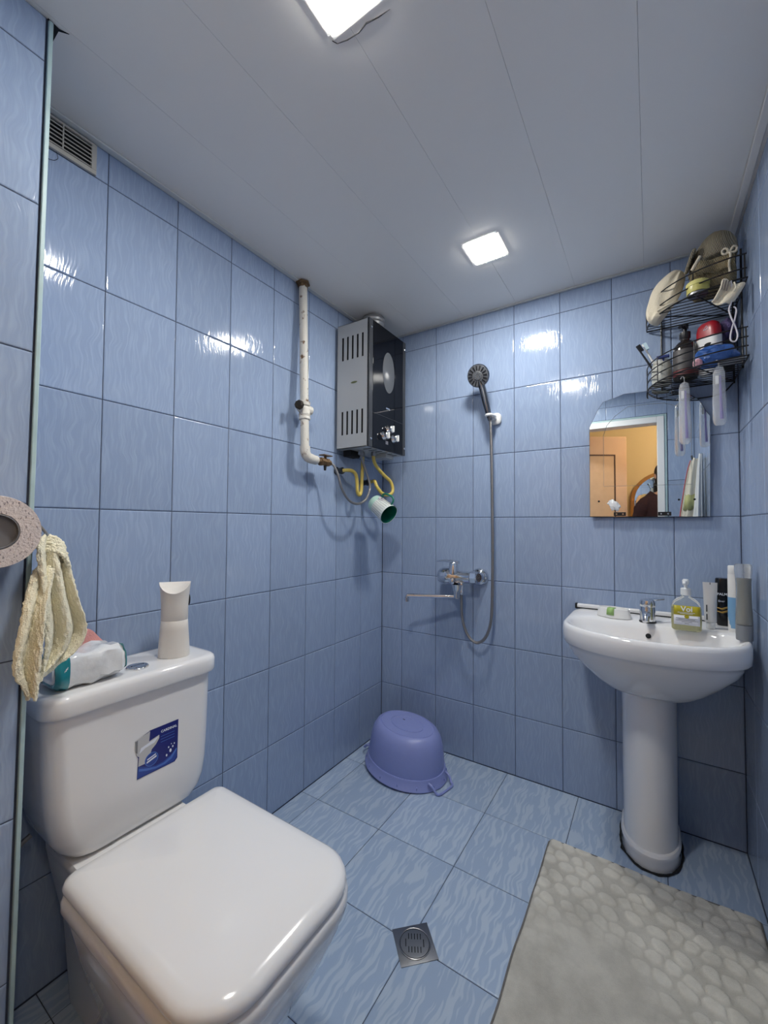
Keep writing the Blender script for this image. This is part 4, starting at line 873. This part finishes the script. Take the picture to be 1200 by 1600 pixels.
t.part('spout', G().tube([(qx2, qy2, ZT+.186), (qx2-.012, qy2-.026, ZT+.186), (qx2-.016, qy2-.034, ZT+.178)], .006, 8).lathe([(.011, ZT+.182), (.011, ZT+.196)], 14, T(qx2, qy2, 0)), M_BLACK)
# red and white bottle, leaning
M_RED = mat('crimson_plastic', srgb(150, 22, 36), .35); M_RW = mat('white_bottle_plastic', (.70, .70, .69), .35)
MB = T(1.432, -.118, ZT+.002) @ RZ(-.75) @ RX(.05)
t = Thing('red_white_bottle', 'flat white bottle with a crimson top leaning on the rack', 'bottle', (1.432, -.118, ZT))
def fb(w_, d_, z): return rr(-w_, w_, -d_, d_, d_*.95, z, 5)
t.part('body', G().loft([fb(.032, .016, .0), fb(.036, .019, .006), fb(.038, .020, .06), fb(.0385, .020, .125)], M=MB), M_RW)
t.part('top', G().loft([fb(.0385, .0201, .1253), fb(.0375, .0195, .152), fb(.033, .017, .168), fb(.022, .012, .177), fb(.006, .004, .179)], M=MB), M_RED)
t.part('switch', G().lathe([(.006, 0), (.006, .002)], 14, MB @ T(.010, -.0195, .098) @ RX(pi/2) @ RZ(.0), sx=1.9, sy=.75), M_DARK)
t.part('print_mark', G().tube([MB @ Vector(p) for p in ((-.002, -.0200, .150), (.014, -.0200, .150), (.008, -.0180, .163))], .0014, 6, closed=True), M_STW)
# blue plastic bag
M_BAG = mat('blue_plastic_film', srgb(52, 92, 160), .22, coat=.4, bump=.7, bscale=60)
def lump(name, c, rx, ry, rz, m, label, cat, seed, amp=.35, zmin=ZT+.0006, sub=1, fr=2.2, group=None):
    g = G(); n, k = 26, 14; rings = []
    for a in range(k+1):
        th = pi*(a+.15)/(k+.3); ring = []
        for i in range(n):
            ph = 2*pi*i/n; d = Vector((math.sin(th)*math.cos(ph), math.sin(th)*math.sin(ph), -math.cos(th)))
            q = 1+amp*noise.noise(d*fr+Vector((seed, seed*2, 0)))+amp*.4*noise.noise(d*fr*2.7+Vector((seed, 0, 5)))
            ring.append((c[0]+rx*d.x*q, c[1]+ry*d.y*q, max(zmin, c[2]+rz*d.z*q)))
        rings.append(ring)
    g.loft(rings)
    return single(name, g, m, label, cat, c, sub=sub, smooth=70, group=group)
lump('plastic_bag', (1.437, -.192, ZT+.036), .056, .036, .036, M_BAG, 'crumpled blue plastic bag on the lower tier of the rack', 'plastic bag', 3.1)
lump('purple_sponge', (1.480, -.085, ZT+.155), .026, .05, .035, mat('purple_mesh', srgb(96, 84, 128), .9, bump=1, bscale=150), 'dark purple bath puff stuffed under the upper tier', 'bath puff', 7.7, zmin=1.78)
lump('black_pouch', (1.484, -.095, ZT+.060), .020, .05, .056, mat('black_cloth', (.012, .012, .014), .9), 'black pouch behind the string loop on the rack', 'pouch', 4.4, amp=.12)
lump('pink_soap', (1.388, -.214, ZT+.016), .014, .010, .016, mat('pink_soap', srgb(214, 160, 170), .5), 'small pink soap at the front of the lower tier', 'soap', 9.2, amp=.1)
single('flat_packet', G().loft([rr(1.44, 1.503, -.245, -.19, .006, ZT+.0004, 3), rr(1.44, 1.503, -.245, -.19, .006, ZT+.005, 3)]), mat('grey_film', srgb(150, 150, 150), .3), 'flat grey packet under the blue bag at the rack front', 'packet', (1.47, -.218, ZT), bevel=.001)
# string loop hanging from the upper tier
single('string_loop', G().tube(spl([(1.470, -.272, 1.896), (1.468, -.290, 1.83), (1.461, -.292, 1.80), (1.466, -.292, 1.772), (1.474, -.292, 1.745), (1.480, -.292, 1.715), (1.474, -.292, 1.697), (1.463, -.292, 1.705), (1.466, -.292, 1.735), (1.475, -.292, 1.77), (1.478, -.291, 1.795), (1.472, -.290, 1.806)], 5), .0022, 7), mat('white_cord', srgb(205, 200, 205), .8), 'white cord loop hanging in a figure eight from the upper tier', 'cord', (1.47, -.285, 1.8))

# upper tier contents
ZU = 1.8997
def knit(name, c):
    m = mat(name, c, .95, bump=.6, bscale=260); nt = m.node_tree; b = nt.nodes['Principled BSDF']
    tc = nt.nodes.new('ShaderNodeTexCoord'); wv = nt.nodes.new('ShaderNodeTexWave'); wv.inputs['Scale'].default_value = 95; wv.inputs['Distortion'].default_value = 1.5; wv.bands_direction = 'X'
    mp = nt.nodes.new('ShaderNodeMapping'); mp.inputs['Rotation'].default_value = (0, .3, .5); nt.links.new(tc.outputs['Object'], mp.inputs[0]); nt.links.new(mp.outputs[0], wv.inputs['Vector'])
    bp = nt.nodes.new('ShaderNodeBump'); bp.inputs['Strength'].default_value = 1; bp.inputs['Distance'].default_value = .006
    nt.links.new(wv.outputs['Fac'], bp.inputs['Height']); nt.links.new(bp.outputs[0], b.inputs['Normal']); return m
M_KNIT = knit('beige_knit', srgb(186, 174, 148)); M_KNIT2 = knit('tan_knit', srgb(166, 150, 116)); M_LINEN = mat('linen_cloth', srgb(216, 206, 184), .95, bump=.4, bscale=300)
# knitted mitt heaped on the loofah
t = Thing('knit_mitt', 'folded beige knitted bath mitt heaped at the top of the rack', 'bath mitt', (1.435, -.165, 2.02))
rings = []
for a in range(13):
    s_ = a/12; z = 2.018+.108*s_; e = math.sqrt(max(.02, 1-s_**2.2))
    rings.append([(1.436+.012*s_+(.067*e+.006*noise.noise(Vector((i*.45, a*.5, 2))))*math.cos(2*pi*i/26), -.160+(.062*e+.005*noise.noise(Vector((i*.45, a*.5, 9))))*math.sin(2*pi*i/26), z-(.020*(1-s_) if math.cos(2*pi*i/26) < -.55 else 0)+.010*math.cos(2*pi*i/26)*(1-s_)) for i in range(26)])
t.part('shell', G().loft(rings), M_KNIT, sub=1, smooth=80)
t.part('mouth', G().loft([[(1.376+.010*math.cos(q_)*s_-.003*k, -.192+.022*math.sin(q_)*s_-.008*k, 2.032+.030*math.cos(q_)*s_) for q_ in [2*pi*i/16 for i in range(16)]] for k, s_ in ((0, 1), (.5, 1), (.6, .8))]), mat('mitt_inside', srgb(70, 62, 44), .95))
t.part('hem', G().tube([(1.374+.012*math.cos(2*pi*i/20), -.198+.025*math.sin(2*pi*i/20), 2.032+.034*math.cos(2*pi*i/20)) for i in range(20)], .005, 8, closed=True), M_KNIT)
t.part('tail', G().tube(spl([(1.376, -.226, 1.985), (1.388, -.230, 2.005), (1.398, -.228, 2.024)], 4), .005, 8), M_LINEN)
t = Thing('loofah_roll', 'tan knitted loofah roll with a white tie on the upper tier', 'loofah', (1.44, -.16, ZU))
rings = []
for k in range(15):
    s_ = k/14; x = 1.372+.125*s_; e = min(1, 4*s_+.55, 4*(1-s_)+.55)
    rings.append([(x, -.168+.052*e*math.cos(2*pi*i/20), max(ZU+.001, ZU+.060+(.059*e+.005*noise.noise(Vector((k*.5, i*.6, 0))))*math.sin(2*pi*i/20))) for i in range(20)])
t.part('roll', G().loft(rings), M_KNIT2, sub=1)
t.part('flap', G().grid([[(1.382+.105*j/8, -.226-.006*math.sin(j*1.1), 2.008-.012*i+.004*math.sin(j*1.7+i)) for j in range(9)] for i in range(5)]), M_KNIT2, solid=.006, sub=1)
t.part('tie', G().tube(spl([(1.466, -.232, 2.012), (1.474, -.238, 2.0), (1.470, -.238, 1.97), (1.472, -.238, 1.942)], 4), .0032, 7), M_LINEN)
for d in (-1, 1): t.part('tie_bow', G().tube(spl([(1.472, -.234, 2.008), (1.472+.009*d, -.238, 2.022), (1.472+.018*d, -.234, 2.018), (1.472+.014*d, -.234, 2.006), (1.472, -.235, 2.007)], 4), .0034, 7), M_LINEN)
# linen mitt draped over the left end
t = Thing('linen_mitt', 'pale linen wash mitt draped over the left end of the rack', 'wash mitt', (1.29, -.12, 1.9))
cols = [((1.352, -.125, 2.045), .018), ((1.335, -.135, 2.02), .034), ((1.318, -.145, 1.99), .044), ((1.302, -.145, 1.962), .048), ((1.288, -.140, 1.935), .044), ((1.276, -.130, 1.91), .034), ((1.268, -.118, 1.89), .025), ((1.266, -.112, 1.878), .014)]
rings = []
for k, (c, h) in enumerate(cols):
    dirv = Vector((.75, -.15, -.45)).normalized(); nv = Vector((-.25, -.95, .1)).normalized()
    rings.append([tuple(Vector(c)+dirv*h*math.cos(2*pi*i/20)*(1+.30*noise.noise(Vector((i*.7, k*.7, 1))))+nv*(.020+.009*math.sin(k*1.3))*math.sin(2*pi*i/20)*(1+1.1*noise.noise(Vector((k*.9, i*.8, 7))))) for i in range(20)])
t.part('cloth', G().loft(rings), M_LINEN, sub=2, smooth=80)
t.part('hem', G().tube(spl([(1.280, -.158, 1.905), (1.305, -.168, 1.912), (1.33, -.166, 1.918), (1.345, -.158, 1.922)], 4), .004, 7), M_LINEN)
# yellow tin
t = Thing('yellow_tin', 'round pale yellow tin on the upper tier between mitt and loofah', 'tin', (1.385, -.20, ZU))
t.part('can', G().lathe([(.030, ZU+.008), (.031, ZU+.010), (.031, ZU+.032)], 28, T(1.392, -.214, 0)), mat('pale_yellow_paint', srgb(190, 182, 100), .35))
t.part('lid', G().lathe([(.0325, ZU+.030), (.0325, ZU+.042), (.031, ZU+.044)], 28, T(1.392, -.214, 0)), mat('pale_yellow_lid', srgb(206, 198, 122), .35))
t.part('foil', G().lathe([(.028, ZU+.001), (.028, ZU+.008)], 20, T(1.392, -.214, 0)), M_STEEL)
# exfoliating glove hanging at the front right
t = Thing('exfoliating_glove', 'striped beige exfoliating glove hanging over the front of the upper tier', 'glove', (1.48, -.27, 1.9))
rows = [[(1.446+.054*j/8-.0045*i+.004*math.sin(j+i*.6), -.277-.009*math.sin(j*1.1+i*.5)-.002*i, 1.905-.0135*i-.032*(j/8)*(1-.6*i/6)+(.0 if i < 6 else .014*abs(j-4)/4)+.004*math.sin(j*1.9)) for j in range(9)] for i in range(7)]
t.part('palm', G().grid(rows), M_LINEN, solid=.008, sub=2)
for k in range(3): t.part('stripe', G().tube([(1.450+.006*k, -.2895, 1.898-.004*k), (1.444+.006*k, -.291, 1.868-.004*k)], .0013, 6), mat('grey_stripe', srgb(96, 84, 84), .9))
t.part('cuff_cord', G().tube(spl([(1.474, -.294, 1.880), (1.477, -.298, 1.862), (1.473, -.297, 1.850)], 4), .0022, 7), M_LINEN)

# ================================================================ towels on the right wall (seen in the mirror)
t = Thing('wall_hook', 'black wall hook holding towels on the right wall by the door', 'hook', (X1, -1.33, 1.55))
t.part('plate', G().box(X1-.006, X1-.0005, -1.345, -1.315, 1.53, 1.58), M_BLACK, bevel=.002)
t.part('prong', G().tube(spl([(X1-.005, -1.33, 1.55), (X1-.03, -1.33, 1.545), (X1-.045, -1.33, 1.555), (X1-.048, -1.33, 1.575)], 4), .005, 8), M_BLACK)
M_WTOWEL = mat('off_white_towel', srgb(214, 210, 196), .95, bump=.7, bscale=300, var=.08, vscale=12)
M_STRIPE = mat('red_towel_stripe', srgb(190, 90, 95), .95); M_OLVT = mat('olive_towel_print', srgb(168, 170, 120), .95)
def hung(name, label, yo, rx, ry, ln, m, ph, lobes):
    t = Thing(name, label, 'towel', (X1-.03, yo, 1.55), 'towels hung on the right wall')
    rings = []
    for k in range(14):
        s_ = k/13; g_ = .28+.72*s_**.75; ring = []
        for i in range(48):
            a = 2*pi*i/48; q_ = 1+.20*min(1, .3+s_)*math.sin(lobes*a+ph+.6*s_)+.06*math.sin(3*a+k*.3)
            ring.append((min(X1-.004, X1-.012-rx*g_*1.02+rx*g_*q_*math.cos(a)), yo+ry*g_*q_*math.sin(a), 1.556-ln*s_+.010*math.sin(lobes*a)*s_-(.012*(1-abs(math.cos(a))) if k == 0 else 0)))
        rings.append(ring)
    t.part('cloth', G().loft(rings), m, smooth=60)
    return t, rings
t, rows = hung('striped_towel', 'off-white towel with a red edge stripe hanging on the right wall hook', -1.405, .062, .050, .62, M_WTOWEL, .3, 5)
t.part('red_stripe', G().grid([[Vector(r[k])+Vector((-.0025, .001, 0)) for k in (20, 21, 22, 23)] for r in rows]), M_STRIPE, solid=.002)
t, rows = hung('printed_towel', 'off-white towel with an olive band hanging in front on the right wall hook', -1.285, .054, .050, .60, M_WTOWEL, 1.2, 6)
t.part('olive_band', G().grid([[Vector(p)*1+Vector((-.002, .002, 0)) for p in rows[k][8:28]] for k in (5, 6, 7)]), M_OLVT, solid=.002)
t, rows = hung('white_towel', 'plain white towel hanging on the right wall nearest the washbasin', -1.12, .030, .07, .66, mat('white_towel', (.66, .68, .70), .95, bump=.6, bscale=300), .8, 7)

# ================================================================ hall mirror and person in the hall (seen in the mirror)
M_WOOD = mat('oak_frame', srgb(176, 128, 74), .5, var=.15, vscale=25)
t = Thing('hall_mirror', 'tall arched wood-framed mirror on the orange hall wall', 'mirror', (1.36, HY+.02, .3))
def arch(cx, hw, z0, zt, n=20): return [(cx-hw, z0), (cx+hw, z0)]+[(cx+hw*math.cos(pi*k/n), zt-hw+hw*math.sin(pi*k/n)) for k in range(n+1)]
t.part('frame', G().prism(arch(1.37, .29, .25, 1.68), .03, T(0, HY+.001, 0) @ Matrix(((1, 0, 0, 0), (0, 0, 1, 0), (0, 1, 0, 0), (0, 0, 0, 1)))), M_WOOD, smooth=0)
t.part('glass', G().prism(arch(1.37, .255, .285, 1.645), .003, T(0, HY+.0305, 0) @ Matrix(((1, 0, 0, 0), (0, 0, 1, 0), (0, 1, 0, 0), (0, 0, 0, 1)))), M_MIRROR, smooth=0)
def skin_body(name, verts, edges, rad, m, parent, org, root=0, lv=2):
    me = D.meshes.new(name); me.from_pydata([tuple(Vector(v)-Vector(org)) for v in verts], edges, [])
    o = D.objects.new(name, me); COL.objects.link(o); o.parent = parent; me.materials.append(m)
    md = o.modifiers.new('skin', 'SKIN'); md.use_smooth_shade = True
    for i, r in enumerate(rad):
        me.skin_vertices[0].data[i].radius = r if isinstance(r, tuple) else (r, r)
        me.skin_vertices[0].data[i].use_root = i == root
    s_ = o.modifiers.new('sub', 'SUBSURF'); s_.levels = lv; s_.render_levels = lv
    return o
px0, py0 = 1.375, -2.34
P = Thing('person', 'person in dark red patterned clothes standing in the hall, seen in the mirror', 'person', (px0, py0, 0))
def q(x, y, z): return (px0+x, py0+y, z)
M_SKIN = mat('skin', srgb(206, 160, 134), .5); M_CLOTH = mat('dark_red_print_cloth', srgb(46, 20, 24), .9, var=.5, vscale=60); M_HAIR = mat('dark_hair', (.012, .010, .009), .5, bump=.5, bscale=200); M_SHOE = mat('dark_slippers', (.03, .03, .035), .6)
sh = 1.36
V = [q(0, 0, .92), q(0, 0, 1.08), q(0, 0, 1.25), q(0, .0, 1.37), q(0, .005, 1.44), q(0, .015, 1.53), q(0, .015, 1.60),
     q(-.15, 0, 1.355), q(-.20, .01, 1.12), q(-.21, .06, .90), q(.15, 0, 1.355), q(.20, .01, 1.12), q(.21, .06, .90),
     q(-.09, 0, .86), q(-.095, .01, .48), q(-.10, 0, .09), q(.09, 0, .86), q(.095, .01, .48), q(.10, 0, .09), q(-.10, .13, .035), q(.10, .13, .035)]
Ed = [(0, 1), (1, 2), (2, 3), (3, 4), (4, 5), (5, 6), (3, 7), (7, 8), (8, 9), (3, 10), (10, 11), (11, 12), (0, 13), (13, 14), (14, 15), (0, 16), (16, 17), (17, 18), (15, 19), (18, 20)]
Rd = [(.15, .11), (.135, .10), (.145, .10), (.10, .075), (.05, .05), (.078, .092), (.062, .075), .058, .043, .03, .058, .043, .03, .085, .062, .042, .085, .062, .042, .036, .036]
skin_body('body', V, Ed, Rd, M_SKIN, P.e, P.loc)
# dress: closed shell a little outside torso and legs
drs = [(1.405, .085, .075), (1.38, .165, .095), (1.33, .190, .115), (1.25, .180, .125), (1.10, .165, .125), (.95, .19, .14), (.75, .205, .15), (.45, .215, .16), (.32, .22, .165)]
P.part('dress', G().loft([[q(a*math.cos(2*pi*i/28), b_*math.sin(2*pi*i/28), z) for i in range(28)] for z, a, b_ in reversed(drs)]), M_CLOTH, smooth=70)
for s in (-1, 1):
    P.part('sleeve', G().tube(spl([q(s*.075, 0, 1.392), q(s*.178, .003, 1.26), q(s*.203, .012, 1.12), q(s*.212, .045, .97)], 5), [.066]*3+[.078]*3+[.066]*4+[.056]*3+[.048]*3, 14), M_CLOTH)
    P.part('slipper', G().ball(q(s*.10, .08, .034), .05, .125, .033), M_SHOE)
    # hand: palm and five fingers, relaxed
    hb_ = Vector(q(s*.212, .062, .885))
    V2 = [hb_, hb_+Vector((0, .01, -.05)), hb_+Vector((0, .014, -.085))]; E2 = [(0, 1), (1, 2)]; R2 = [(.024, .02), (.030, .017), (.030, .014)]
    for k, (dy, ln) in enumerate(((.026, .066), (.009, .076), (-.009, .070), (-.026, .055))):
        b0 = len(V2); V2 += [V2[2]+Vector((-s*.002, dy, -.012)), V2[2]+Vector((-s*.006, dy, -.012-ln*.55)), V2[2]+Vector((-s*.018, dy, -.012-ln))]; E2 += [(2, b0), (b0, b0+1), (b0+1, b0+2)]; R2 += [.0088, .008, .0065]
    b0 = len(V2); V2 += [hb_+Vector((-s*.006, .036, -.045)), hb_+Vector((-s*.016, .048, -.085))]; E2 += [(1, b0), (b0, b0+1)]; R2 += [.011, .008]
    skin_body('hand', V2, E2, R2, M_SKIN, P.e, P.loc, lv=1)
# face and hair (looking toward +y)
hc_ = Vector(q(0, .015, 1.565))
P.part('hair', G().loft([[tuple(hc_+Vector((r_*math.cos(2*pi*i/24), r_*1.12*math.sin(2*pi*i/24)*(1 if math.sin(2*pi*i/24) < 0 else cut)-.012, dz))) for i in range(24)] for dz, r_, cut in ((-.12, .070, .35), (-.08, .088, .35), (-.02, .096, .40), (.04, .097, .75), (.075, .086, .95), (.10, .06, 1), (.112, .02, 1))]), M_HAIR, sub=1)
P.part('hair_bun', G().ball(tuple(hc_+Vector((0, -.10, .06))), .045, .04, .045), M_HAIR)
M_EYE = mat('eye_dark', (.02, .015, .012), .2); M_LIP = mat('lips', srgb(170, 96, 90), .5)
for s in (-1, 1):
    P.part('eye', G().ball(tuple(hc_+Vector((s*.030, .086, .005))), .011, .008, .007), M_EYE)
    P.part('ear', G().ball(tuple(hc_+Vector((s*.084, .0, -.005))), .01, .018, .028), M_SKIN)
P.part('nose', G().loft([[tuple(hc_+Vector((a*math.cos(2*pi*i/10), .088+b_+a*.5*math.sin(2*pi*i/10), dz))) for i in range(10)] for dz, a, b_ in ((.008, .006, 0), (-.012, .010, .008), (-.028, .014, .014), (-.036, .011, .006))]), M_SKIN)
P.part('mouth', G().ball(tuple(hc_+Vector((0, .084, -.058))), .022, .008, .006), M_LIP)
